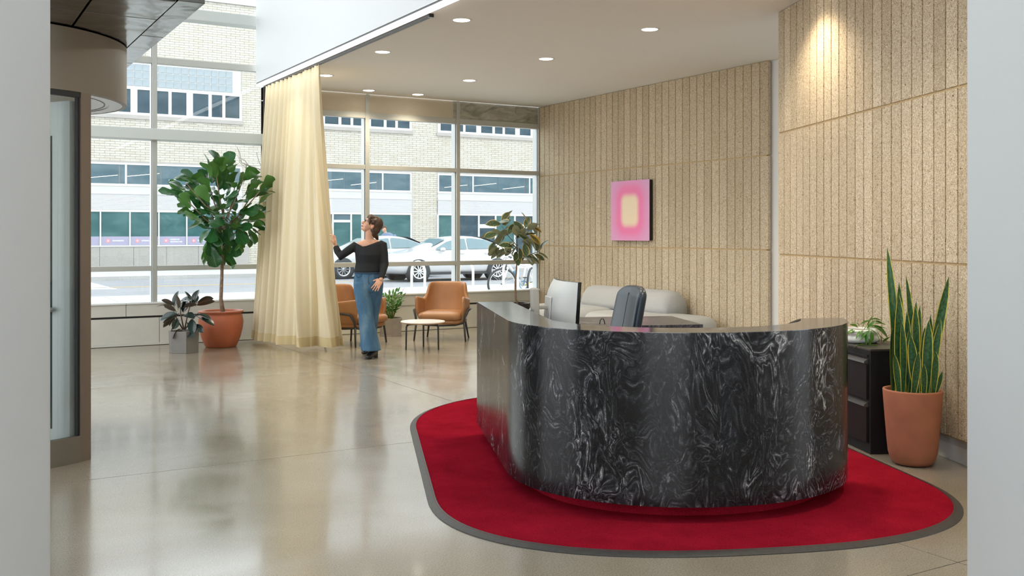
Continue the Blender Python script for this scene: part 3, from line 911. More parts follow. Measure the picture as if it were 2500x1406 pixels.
# ---- cars
M['car_white'] = plain('white_car_paint', (0.580, 0.588, 0.601), 0.18, Coat_Weight=0.6)
M['car_glass'] = plain('car_glass', (0.16, 0.24, 0.27), 0.04)
M['tyre'] = plain('tyre_rubber', (0.045, 0.05, 0.055), 0.75)
M['alloy'] = plain('alloy_rim', (0.62, 0.64, 0.66), 0.25, 0.9)
M['car_dark'] = plain('car_dark_trim', (0.03, 0.032, 0.036), 0.5)
M['tail'] = plain('tail_red', (0.45, 0.03, 0.03), 0.25)
M['head'] = plain('head_lamp', (0.75, 0.78, 0.80), 0.08)
def sedan(name, label, loc, rz):
    c = thing(name, label, 'car', loc, rz)
    # stations along the length: x, bottom, belt, roof(or belt), half width
    S = [(-2.38, .42, .66, .66, .62), (-2.30, .30, .80, .80, .78), (-2.0, .24, .88, .88, .88), (-1.5, .22, .93, .94, .91), (-1.02, .20, .97, 1.02, .92),
         (-0.35, .20, .99, 1.34, .92), (0.0, .20, .995, 1.42, .92), (0.5, .20, 1.0, 1.45, .92), (1.0, .20, 1.01, 1.40, .92), (1.45, .22, 1.02, 1.24, .915),
         (1.85, .24, 1.03, 1.07, .90), (2.15, .28, 1.02, 1.02, .86), (2.35, .36, .92, .92, .78), (2.42, .45, .75, .75, .66)]
    body, glass = MB(), MB()
    rows = []
    for x, zb, zl, zr, w in S:
        tw = w * (0.74 if zr - zl > 0.15 else 0.86)
        rows.append([(x, -w * 0.9, zb), (x, -w, zb + 0.14), (x, -w, (zb + zl) / 2 + 0.1), (x, -w * 0.965, zl), (x, -tw, zr - 0.03 if zr - zl > 0.15 else zr - 0.005), (x, -tw * 0.7, zr + 0.012), (x, 0, zr + 0.02),
                     (x, tw * 0.7, zr + 0.012), (x, tw, zr - 0.03 if zr - zl > 0.15 else zr - 0.005), (x, w * 0.965, zl), (x, w, (zb + zl) / 2 + 0.1), (x, w, zb + 0.14), (x, w * 0.9, zb), (x, 0, zb - 0.02)])
    body.loft(rows)
    bo = body.build('body', M['car_white'], c, smooth=True, sub=1)
    # side windows, windscreen and rear screen as panels just proud of the shell
    for s in (-1, 1):
        for (xa, xb) in ((-0.80, 0.30), (0.36, 1.42)):
            pts = []
            n = 10
            def side(x, f):
                for (p0, p1) in zip(S[:-1], S[1:]):
                    if p0[0] <= x <= p1[0]:
                        u = (x - p0[0]) / (p1[0] - p0[0])
                        zl = p0[2] + u * (p1[2] - p0[2]); zr = p0[3] + u * (p1[3] - p0[3]); w = p0[4] + u * (p1[4] - p0[4])
                        break
                zt = zr - 0.07
                z = zl + 0.03 + f * max(0.0, zt - zl - 0.03)
                yy = w * 0.965 + (w * 0.74 - w * 0.965) * (z - zl) / max(0.3, zr - 0.03 - zl)
                return (x, s * (yy + 0.012), z)
            lo = [side(xa + (xb - xa) * i / n, 0) for i in range(n + 1)]
            hi = [side(xa + (xb - xa) * i / n, 1) for i in range(n + 1)]
            m = MB(); m.add(lo + hi, [(i, i + 1, n + 2 + i, n + 1 + i) for i in range(n)])
            m.build('side_window', M['car_glass'], c)
        MB().box(-1.7, 1.6, s * 0.905 - 0.012, s * 0.905 + 0.012, 0.22, 0.30).build('side_skirt', M['car_dark'], c)
        MB().ell((-0.62, s * 1.0, 1.02), (0.09, 0.09, 0.07)).build('mirror', M['car_white'], c, smooth=True)
        MB().ell((-2.22, s * 0.62, 0.68), (0.13, 0.16, 0.055)).build('headlamp', M['head'], c, smooth=True)
        MB().ell((2.33, s * 0.60, 0.84), (0.08, 0.18, 0.06)).build('tail_lamp', M['tail'], c, smooth=True)
        for k in (0.05, 0.95): MB().box(k, k + 0.16, s * 0.925 - 0.012, s * 0.925 + 0.012, 0.88, 0.91).build('door_handle', M['car_white'], c)
    for (xa, za, wa), (xb, zb, wb_) in (((-1.00, 1.025, .72), (-0.34, 1.345, .60)), ((1.80, 1.09, .66), (1.10, 1.40, .58))):
        m = MB(); m.add([(xa, -wa, za + .012), (xa, wa, za + .012), (xb, wb_, zb + .02), (xb, -wb_, zb + .02)], [(0, 1, 2, 3)])
        m.build('screen', M['car_glass'], c)
    MB().box(-2.40, -2.32, -0.5, 0.5, 0.42, 0.56).build('grille', M['car_dark'], c, bevel=0.02)
    for x in (-1.42, 1.42):
        for s in (-1, 1):
            y0 = s * 0.80
            mt = Matrix.Translation((x, y0, 0.335)) @ Matrix.Rotation(R(90), 4, 'X')
            arch = MB().lathe([(0.30, -0.135), (0.385, -0.13), (0.385, 0.13), (0.30, 0.135)], 28)
            arch.v = [tuple(mt @ Vector(p)) for p in arch.v]
            arch.build('wheel_arch', M['car_dark'], c, smooth=True)
            ty = MB().lathe([(0.23, -0.115), (0.32, -0.125), (0.335, -0.08), (0.335, 0.08), (0.32, 0.125), (0.23, 0.115)], 28)
            ty.v = [tuple(mt @ Vector((p[0], p[1], p[2] - s * 0.025))) for p in ty.v]
            w = ty.build('tyre', M['tyre'], c, smooth=True)
            rim = MB().lathe([(0.20, 0.0), (0.235, 0.01), (0.235, -0.02), (0.20, -0.02)], 28)
            for k in range(10):
                a = Matrix.Rotation(R(36 * k), 4, 'Z')
                rim.box(0.03, 0.215, -0.018, 0.018, -0.012, 0.012, a)
            rim.lathe([(0.001, 0.02), (0.05, 0.015), (0.055, -0.015)], 12)
            rim.v = [tuple(mt @ Vector((p[0], p[1], p[2] - s * 0.14))) for p in rim.v]
            rim.build('rim', M['alloy'], w)
            hub = MB().lathe([(0.001, 0), (0.215, 0)], 20)
            hub.v = [tuple(mt @ Vector((p[0], p[1], p[2] - s * 0.11))) for p in hub.v]
            hub.build('brake_disc', M['car_dark'], w)
    return c
p1 = onz(1022, 690, RZ); p2 = onz(1212, 682, RZ)
sedan('sedan_car', 'white sedan driving past in front of the other parked car', ((p1.x + p2.x) / 2, (p1.y + p2.y) / 2 + 0.9, RZ), 0.0)
p1 = onz(838, 681.5, RZ)
sedan('sedan_car', 'white car parked at the far kerb, its spoked wheel beside the woman', (p1.x + 1.42, p1.y + 0.9, RZ), 0.0)

# ---- bicycle racks and bicycle
M['rack'] = plain('cream_rack_tube', (0.850, 0.850, 0.781), 0.4)
for lb, pa, pb in (('cream hoop bike rack between the woman and the armchair', 1005, 1037), ('cream hoop bike rack behind the armchair back', 1121, 1155), ('cream hoop bike rack in front of the bicycle', 1229, 1264)):
    A = ony(pa, 700, 18.9); Bv = ony(pb, 700, 18.45)
    rk = thing('bike_rack', lb, 'bike rack', ((A.x + Bv.x) / 2, (A.y + Bv.y) / 2, 0), group='hoop bike racks on the pavement')
    d = Vector(((Bv.x - A.x) / 2, (Bv.y - A.y) / 2, 0)); h = 0.90; r = d.length; dn = d.normalized()
    pts = [-d, -d + Vector((0, 0, h - r))] + [dn * (-r * math.cos(R(a))) + Vector((0, 0, h - r + r * math.sin(R(a)))) for a in range(15, 180, 15)] + [d + Vector((0, 0, h - r)), d]
    MB().tube(pts, 0.027, 10).build('hoop', M['rack'], rk, smooth=True)
    for s in (-1, 1): MB().lathe([(0.001, 0.012), (0.07, 0.012), (0.075, 0.0)], 16, tuple(d * s)).build('base_flange', M['rack'], rk, smooth=True)

M['bike_white'] = plain('white_bike_frame', (0.74, 0.75, 0.76), 0.3)
M['bike_blue'] = plain('blue_grey_parts', (0.12, 0.25, 0.36), 0.45)
M['bike_dark'] = plain('dark_bike_parts', (0.06, 0.065, 0.075), 0.5)
M['bike_yellow'] = plain('yellow_decal', (0.75, 0.62, 0.06), 0.5)
bk0 = ony(1262, 700, 19.0)
bi = thing('bicycle', 'white bicycle with blue-grey drivetrain parked at the rack by the window end', 'bicycle', (bk0.x, 19.0, 0), R(-22))
def wheel(c, rz, parent, nm='wheel'):
    mt = Matrix.Translation(c) @ Matrix.Rotation(rz, 4, 'Z') @ Matrix.Rotation(R(90), 4, 'X')
    m = MB().tube([mt @ Vector((0.335 * math.cos(R(a)), 0.335 * math.sin(R(a)), 0)) for a in range(0, 360, 10)], 0.024, 8, closed=True)
    w = m.build(nm, M['tyre'], parent, smooth=True)
    MB().tube([mt @ Vector((0.305 * math.cos(R(a)), 0.305 * math.sin(R(a)), 0)) for a in range(0, 360, 12)], 0.010, 6, closed=True).build('rim', M['bike_white'], w, smooth=True)
    sp = MB()
    for a in range(0, 360, 20): sp.tube([mt @ Vector((0, 0, 0.02 if a % 40 else -0.02)), mt @ Vector((0.305 * math.cos(R(a)), 0.305 * math.sin(R(a)), 0))], 0.0022, 4)
    sp.build('spokes', M['bike_white'], w, kind='stuff')
    MB().tube([mt @ Vector((0, 0, -0.05)), mt @ Vector((0, 0, 0.05))], 0.022, 10).build('hub', M['bike_dark'], w, smooth=True)
    return w
wf_ = Vector((-0.34, -0.05, 0.36)); wr_ = Vector((0.42, 0.42, 0.36))
wheel(wf_, R(14), bi); wheel(wr_, R(62), bi)
hd, hb = Vector((-0.18, 0.02, 0.78)), Vector((-0.14, 0.05, 0.90))
bbk, st = Vector((0.16, 0.22, 0.30)), Vector((0.26, 0.30, 0.80))
fr = MB()
fr.tube([hd, bbk], 0.028, 8); fr.tube([hd + Vector((0.0, 0, 0.06)), st - Vector((0, 0, 0.06))], 0.022, 8)
fr.tube([bbk, st], 0.022, 8); fr.tube([bbk, wr_ + Vector((0.02, -0.03, 0))], 0.014, 6); fr.tube([st, wr_ + Vector((0.02, -0.03, 0))], 0.013, 6)
fr.tube([hd + Vector((-0.02, 0, -0.04)), hb], 0.025, 8)
fr.build('frame', M['bike_white'], bi, smooth=True)
for s in (-1, 1): MB().tube([hd + Vector((-0.02, 0.04 * s, -0.05)), wf_ + Vector((0, 0.055 * s, 0))], 0.018, 8).build('fork_blade', M['bike_white'], bi, smooth=True)
MB().tube([bbk + Vector((0.02, -0.04, 0.02)) + Vector((0.09 * math.cos(R(a)), 0, 0.09 * math.sin(R(a)))) for a in range(0, 360, 20)], 0.012, 6, closed=True).build('chainring', M['bike_blue'], bi, smooth=True)
MB().tube([bbk + Vector((0.02, -0.06, 0.02)), bbk + Vector((0.05, -0.08, 0.19))], 0.012, 6).build('crank_arm', M['bike_blue'], bi, smooth=True)
MB().box(-0.05, 0.05, -0.12, -0.06, -0.012, 0.012, Matrix.Translation(bbk + Vector((0.05, 0, 0.19)))).build('pedal', M['bike_dark'], bi)
MB().tube([st, st + Vector((0.03, 0.02, 0.17))], 0.014, 8).build('seat_post', M['bike_dark'], bi, smooth=True)
MB().ell(st + Vector((0.04, 0.03, 0.20)), (0.13, 0.06, 0.035), Matrix.Rotation(R(35), 3, 'Z')).build('saddle', M['bike_dark'], bi, smooth=True)
MB().box(-0.03, 0.03, -0.02, 0.02, -0.015, 0.02, Matrix.Translation(st + Vector((0.11, 0.08, 0.12)))).build('rear_light', M['tail'], bi)
MB().tube([hb + Vector((-0.06, -0.26, 0.06)), hb + Vector((0.0, -0.2, 0.05)), hb + Vector((0, 0, 0.03)), hb + Vector((0.05, 0.2, 0.05)), hb + Vector((0.0, 0.27, 0.06))], 0.013, 8).build('handlebar', M['bike_dark'], bi, smooth=True)
for s in (-1, 1): MB().tube([hb + Vector((-0.05, 0.2 * s, 0.05)), hb + Vector((-0.13, 0.16 * s, 0.02)), hb + Vector((-0.12, 0.08 * s, -0.08)), hd], 0.004, 5).build('brake_cable', M['bike_dark'], bi, smooth=True)
MB().tube([hd.lerp(bbk, 0.35) + Vector((0.0, -0.05, 0.03)), hd.lerp(bbk, 0.72) + Vector((0.0, -0.05, 0.03))], 0.036, 10).build('bottle', M['bike_blue'], bi, smooth=True)
MB().tube([bbk.lerp(wr_, 0.25) + Vector((0, -0.03, 0)), bbk.lerp(wr_, 0.7) + Vector((0, -0.03, 0.02))], 0.017, 6).build('decal_stay', M['bike_yellow'], bi, smooth=True)
# ================================================================== RECEPTION DESK, RUG, WORK AREA
DA = R(22.0)
UU, VV = Vector((math.cos(DA), -math.sin(DA), 0)), Vector((math.sin(DA), math.cos(DA), 0))
def uv(u, v, z=0.0): return UU * u + VV * v + Vector((0, 0, z))
UVM = Matrix.Rotation(-DA, 4, 'Z')
DESK_ROOT = uv(1.83, 5.7)

def sup(cu, cv, a, b, n, t):
    c, s = math.cos(t), math.sin(t)
    return (cu + a * math.copysign(abs(c) ** (2 / n), c), cv + b * math.copysign(abs(s) ** (2 / n), s))

# ---- rug
def rug_outline(grow, n=64):
    pts = []
    for i in range(n + 1):
        t = math.pi + math.pi * i / n
        pts.append(sup(1.84, 5.54, 1.482 - grow, 1.2 - grow, 2.5, t))
    for i in range(n + 1):
        t = math.pi * i / n
        pts.append(sup(1.84, 7.45, 1.482 - grow, 1.62 - grow, 2.15, t))
    return pts
rg = thing('rug', 'large red rug with rounded ends and dark rubber edging under the desk', 'rug', uv(1.855, 6.5), -DA)
off = Matrix.Translation((-1.855, -6.5, 0))
MB().prism([tuple((off @ Vector((x, y, 0)))[:2]) for x, y in rug_outline(0.035)], 0.0, 0.016).build('carpet', M['carpet'], rg)
o_, i_ = rug_outline(0.0), rug_outline(0.045)
m = MB()
n = len(o_)
for (pts, z) in ((o_, 0.0), (o_, 0.004), (i_, 0.019), (i_, 0.012)):
    m.v += [tuple(off @ Vector((x, y, z))) for x, y in pts]
for k in range(3):
    for i in range(n):
        j = (i + 1) % n
        m.f.append((k * n + i, k * n + j, (k + 1) * n + j, (k + 1) * n + i))
m.build('edging', M['rubber'], rg)

# ---- desk body: open horseshoe of dark stone
dk = thing('reception_desk', 'curved reception desk of black stone with white swirls', 'desk', uv(1.83, 5.7), -DA)
def shoe(a, b, v_left, v_right, n=72, c=5.7):
    pts = [(1.83 - a, v_left), (1.83 - a * 1.0, (v_left * 2 + c) / 3), (1.83 - a, (v_left + 2 * c) / 3)]
    for i in range(n + 1):
        t = math.pi + math.pi * i / n
        p = sup(1.83, c, a, b, 2.08, t)
        if p[0] > 1.83 and p[1] > v_right: break
        pts.append(p)
    pts.append((pts[-1][0] + 0.006, v_right))
    return pts
def loc(p, z): return (p[0] - 1.83, p[1] - 5.7, z)
VL, VR = 7.2, 5.525
OUT, INN = shoe(1.0, 0.905, VL, VR), shoe(0.745, 0.65, VL, VR)
def resample(pts, n):
    L = [0]
    for a, b in zip(pts[:-1], pts[1:]): L.append(L[-1] + math.dist(a, b))
    out, k = [], 0
    for i in range(n):
        s = L[-1] * i / (n - 1)
        while k < len(L) - 2 and L[k + 1] < s: k += 1
        u = (s - L[k]) / max(1e-9, L[k + 1] - L[k])
        out.append((pts[k][0] + u * (pts[k + 1][0] - pts[k][0]), pts[k][1] + u * (pts[k + 1][1] - pts[k][1])))
    return out
NS = 110
OUT, INN = resample(OUT, NS), resample(INN, NS)
Z0, Z1 = 0.098, 0.98
def shell(outer, inner, z0, z1, flip=False):
    m = MB()
    n = len(outer)
    for pts, z in ((outer, z0), (outer, z1), (inner, z1), (inner, z0)):
        m.v += [loc(p, z) for p in pts]
    for k in range(4):
        a, b = k * n, ((k + 1) % 4) * n
        for i in range(n - 1): m.f.append((a + i, a + i + 1, b + i + 1, b + i))
    m.f.append((0, n, 2 * n, 3 * n)); m.f.append((n - 1, 4 * n - 1, 3 * n - 1, 2 * n - 1))
    return m
shell(OUT, INN, Z0, Z1 - 0.004).build('desk_body', M['marble'], dk, auto=35)
# counter slab: its own polished surface, flush with the body
shell([(p[0], p[1]) for p in OUT], INN, Z1 - 0.0035, Z1).build('counter_top', M['marble_top'], dk, auto=35)
PO, PI_ = resample(shoe(0.855, 0.755, VL - 0.06, VR - 0.04), NS), resample(shoe(0.76, 0.66, VL - 0.06, VR - 0.04), NS)
shell(PO, PI_, 0.016, Z0 + 0.001).build('carpeted_plinth', M['carpet'], dk, auto=35)
WI = resample(shoe(0.30, 0.22, VL - 0.4, VR), NS)
shell(INN, WI, 0.715, 0.742).build('work_surface', M['white_paint'], dk)
# low curled end of the inner wall
m = MB()
top, N = [], 12
A_, B_ = (2.565, 5.50), (2.47, 5.53)
for i in range(N + 1):
    s = i / N
    x, y = A_[0] + (B_[0] - A_[0]) * s, A_[1] + (B_[1] - A_[1]) * s - 0.03 * math.sin(math.pi * s)
    top.append((x, y, 0.978 - 0.075 * (1 - math.sqrt(max(0, 1 - s * s)))))
for th in (0.0, 0.04):
    m.v += [loc((x, y + th), z) for x, y, z in top] + [loc((x, y + th), 0.742) for x, y, z in top]
k = 2 * (N + 1)
for i in range(N):
    m.f += [(i, i + 1, N + 2 + i, N + 1 + i), (k + i, k + N + 1 + i, k + N + 2 + i, k + i + 1), (i, k + i, k + i + 1, i + 1)]
m.build('curled_end', M['marble'], dk)

# ---- curved monitor on a post
M['monitor_grey'] = plain('monitor_shell', (0.64, 0.64, 0.615), 0.38)
M['monitor_post'] = plain('monitor_post', (0.42, 0.395, 0.35), 0.4)
M['screen'] = plain('screen_black', (0.01, 0.01, 0.011), 0.12)
mo = thing('monitor', 'curved grey computer monitor seen from behind on a flat post', 'monitor', uv(1.28, 6.50, 0.742), -DA)
def mon_sheet(th0, th1, ys, z0, z1, curve=0.055):
    rows = []
    n = 20
    for th in (th0, th1):
        for z in (z0, z1):
            rows.append([(curve * ((2 * i / n - 1) ** 2) + th, ys[0] + (ys[1] - ys[0]) * i / n, z) for i in range(n + 1)])
    m = MB()
    for r_ in rows: m.v += r_
    n1 = n + 1
    for i in range(n):
        m.f += [(i, i + 1, n1 + i + 1, n1 + i), (2 * n1 + i, 3 * n1 + i, 3 * n1 + i + 1, 2 * n1 + i + 1), (i, 2 * n1 + i, 2 * n1 + i + 1, i + 1), (n1 + i, n1 + i + 1, 3 * n1 + i + 1, 3 * n1 + i)]
    m.f += [(0, n1, 3 * n1, 2 * n1), (n, 2 * n1 + n, 3 * n1 + n, n1 + n)]
    return m
sh = Matrix.Identity(4)
def tilt(m):   # lean the head back slightly
    m.v = [(x + 0.06 * (z - 0.24), y, z) for x, y, z in m.v]
    return m
tilt(mon_sheet(0.0, 0.022, (-0.385, 0.385), 0.05, 0.43)).build('screen_frame', M['screen'], mo, auto=40)
# bulged rear shell
m = MB()
nu, nv = 18, 10
for j in range(nv + 1):
    for i in range(nu + 1):
        s, q = 2 * i / nu - 1, 2 * j / nv - 1
        bul = 0.055 * max(0, 1 - abs(s) ** 2.6) * max(0, 1 - abs(q) ** 3.0)
        m.v.append((0.055 * s * s - 0.001 - bul, 0.382 * s, 0.24 + 0.187 * q))
for j in range(nv):
    for i in range(nu):
        a = j * (nu + 1) + i
        m.f.append((a, a + nu + 1, a + nu + 2, a + 1))
bs = tilt(m).build('rear_shell', M['monitor_grey'], mo, smooth=True)
tilt(MB().box(-0.062, -0.052, -0.10, 0.10, 0.10, 0.32)).build('cover_plate', M['monitor_grey'], bs, bevel=0.006)
tilt(MB().box(-0.13, -0.05, -0.03, 0.03, 0.235, 0.262)).build('arm', M['monitor_post'], mo, bevel=0.008)
m = MB().box(-0.165, -0.118, -0.05, 0.05, 0.0, 0.375)
m.v = [(x - 0.10 * (z - 0.2) * 0.35, y, z) for x, y, z in m.v]
m.build('post', M['monitor_post'], mo, bevel=0.010, seg=3)
MB().prism([(0.14 * math.cos(i * 0.3927) - 0.08, 0.14 * math.sin(i * 0.3927)) for i in range(16)], 0.0, 0.012).build('foot_plate', M['monitor_post'], mo)
MB().tube([(-0.05, -0.11, 0.09), (-0.03, -0.12, 0.03), (0.04, -0.13, 0.008), (0.12, -0.10, 0.006)], 0.004, 6).build('cable', M['black_metal'], mo, smooth=True)

# ---- second work table behind the desk
tb2 = thing('work_table', 'rectangular grey stone-topped table behind the reception desk', 'table', uv(1.95, 8.17), -DA)
MB().box(-0.80, 0.80, -0.41, 0.43, 0.700, 0.740).build('table_top', M['marble_grey'], tb2, bevel=0.004)
for sx in (-0.74, 0.70):
    for sy in (-0.36, 0.34):
        MB().box(sx, sx + 0.045, sy, sy + 0.045, 0.016, 0.700).build('leg', M['black_metal'], tb2)
MB().box(-0.72, 0.72, -0.02, 0.02, 0.62, 0.70).build('rail', M['black_metal'], tb2)
gr = thing('cable_grommet', 'tiny black cable loop standing on the grey stone table', 'cable', uv(1.94, 7.90, 0.74), -DA)
for s in (-1, 1):
    MB().tube([(s * 0.022, 0, 0), (s * 0.016, 0, 0.03), (s * 0.006, 0, 0.045), (s * 0.002, 0, 0.042)], 0.004, 6).build('cable', M['black_metal'], gr, smooth=True)

# ---- leather task chair
M['navy'] = plain('navy_leather', (0.018, 0.033, 0.053), 0.32, bump=0.08, bscale=40)
M['navy_dark'] = plain('black_leather_edge', (0.010, 0.011, 0.013), 0.35)
pc = ond(1466, 570, 6.75)
oc = thing('office_chair', 'navy leather high-backed office chair seen side on', 'chair', (pc.x, pc.y, 0), -YAW + R(-74))
def pad(w, h, th, prof, n=14, k=10):
    """padded slab: prof(t)->(y offset, z, half width scale)"""
    fr_, bk_ = [], []
    for j in range(n + 1):
        t = j / n
        y, z, ws = prof(t)
        fr_.append([(w * ws * (2 * i / k - 1), y - th * (1 - abs(2 * i / k - 1) ** 4) * (1 - abs(2 * t - 1) ** 8) - 0.012 + 0.018 * math.exp(-((2 * i / k - 1) / 0.06) ** 2), z) for i in range(k + 1)])
        bk_.append([(w * ws * (2 * i / k - 1), y + 0.012, z) for i in range(k + 1)])
    return fr_, bk_
def grid_mb(rows):
    m = MB(); k = len(rows[0])
    for r_ in rows: m.v += r_
    for j in range(len(rows) - 1):
        for i in range(k - 1):
            a = j * k + i
            m.f.append((a, a + 1, a + k + 1, a + k))
    return m
def chair_back_mesh():
    n, k = 22, 24
    rings = []
    for j in range(n + 1):
        t = j / n
        z = 0.50 + 0.625 * t
        y = 0.15 + 0.17 * t - 0.06 * t * t - 0.02 * math.sin(math.pi * t)
        w = 0.225 * (1 - 0.12 * abs(t - 0.35)) * (1.0 if t < 0.90 else math.sqrt(max(0.02, 1 - ((t - 0.90) / 0.115) ** 2)))
        th = 0.042 * (1.0 if 0.05 < t < 0.93 else 0.62)
        ring = []
        for i in range(k):
            a = 6.2831853 * i / k
            c_, s_ = math.cos(a), math.sin(a)
            xx = w * math.copysign(abs(c_) ** 0.45, c_)
            yy = th * math.copysign(abs(s_) ** 0.6, s_)
            yy += 0.055 * (xx / 0.245) ** 2 * -0.6
            ring.append((xx, y + yy, z))
        rings.append(ring)
    return MB().loft(rings)
bkr = chair_back_mesh().build('backrest', M['navy'], oc, smooth=True, sub=1)
m = MB()
for s in (-1, 1):
    pts = []
    for j in range(15):
        t = 0.02 + 0.9 * j / 14
        z = 0.50 + 0.625 * t
        y = 0.15 + 0.17 * t - 0.06 * t * t - 0.02 * math.sin(math.pi * t)
        pts.append((0.0, y + s * 0.043, z))
    MB().tube(pts, 0.0035, 6).build('seam', M['navy_dark'], bkr, smooth=True)
MB().ell((0, -0.05, 0.50), (0.26, 0.27, 0.055), nu=24, nv=10).build('seat', M['navy'], oc, smooth=True)
for s in (-1, 1):
    MB().tube([(s * 0.25, 0.05, 0.49), (s * 0.30, 0.04, 0.56), (s * 0.30, 0.03, 0.64)], 0.016, 8).build('arm_post', M['black_metal'], oc, smooth=True)
    MB().box(s * 0.30 - 0.035, s * 0.30 + 0.035, -0.12, 0.13, 0.64, 0.665).build('armrest', M['black_metal'], oc, bevel=0.01)
MB().tube([(0, 0, 0.10), (0, 0, 0.46)], [0.03, 0.025], 12).build('gas_post', M['brushed'], oc, smooth=True)
MB().tube([(0, 0.10, 0.44), (0, 0.27, 0.46), (0, 0.27, 0.62)], 0.02, 8).build('back_bracket', M['black_metal'], oc, smooth=True)
for k in range(5):
    a = R(72 * k + 20)
    MB().tube([(0, 0, 0.11), (0.17 * math.cos(a), 0.17 * math.sin(a), 0.10), (0.30 * math.cos(a), 0.30 * math.sin(a), 0.075)], [0.028, 0.022, 0.016], 8).build('base_spoke', M['black_metal'], oc, smooth=True)
    MB().ell((0.30 * math.cos(a), 0.30 * math.sin(a), 0.044), (0.028, 0.028, 0.028), nu=12, nv=8).build('caster', M['black_gloss'], oc, smooth=True)

# ---- black lateral file with drawers
cn = Vector((pn.x, pn.y, 0)); cvd = -Vector((pt.x, pt.y, 0))
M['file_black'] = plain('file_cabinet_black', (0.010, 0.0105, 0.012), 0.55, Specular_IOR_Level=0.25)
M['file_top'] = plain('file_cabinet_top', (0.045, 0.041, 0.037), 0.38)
fc = thing('file_cabinet', 'low black two-drawer file cabinet against the acoustic panel', 'cabinet', Vector((5.418, 4.505, 0)) + cn * 0.03, math.atan2(cn.y, cn.x))
# local +x into the wall, +y along the panel (away from the camera)
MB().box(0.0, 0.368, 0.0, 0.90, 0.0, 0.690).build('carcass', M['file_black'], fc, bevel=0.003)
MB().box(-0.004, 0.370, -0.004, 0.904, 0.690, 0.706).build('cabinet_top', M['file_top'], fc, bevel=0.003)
for z0, z1 in ((0.075, 0.355), (0.365, 0.645)):
    dr = MB().box(-0.016, 0.004, 0.028, 0.872, z0, z1 - 0.042).build('drawer', M['file_black'], fc, bevel=0.002)
    m = MB()
    prof = [(-0.016, z1 - 0.042), (-0.034, z1 - 0.036), (-0.030, z1 - 0.024), (-0.006, z1 - 0.010), (0.004, z1 - 0.004), (0.004, z1 - 0.042)]
    m.loft([[(x, y, z) for x, z in prof] for y in (0.028, 0.872)])
    m.build('pull_lip', plain('pull_lip_metal', (0.13, 0.13, 0.135), 0.28, 0.6) if z0 < 0.1 else bpy.data.materials['pull_lip_metal'], dr)
MB().box(-0.010, 0.004, 0.028, 0.872, 0.648, 0.664).build('top_strip', M['file_black'], fc)
# ================================================================== LOUNGE FURNITURE
M['tan'] = plain('tan_leather', (0.37, 0.178, 0.075), 0.40, vary=0.06, vscale=8, bump=0.05, bscale=120)
M['tan_in'] = plain('tan_leather_shell', (0.33, 0.155, 0.065), 0.45)
M['chair_frame'] = plain('dark_frame', (0.030, 0.032, 0.034), 0.45)

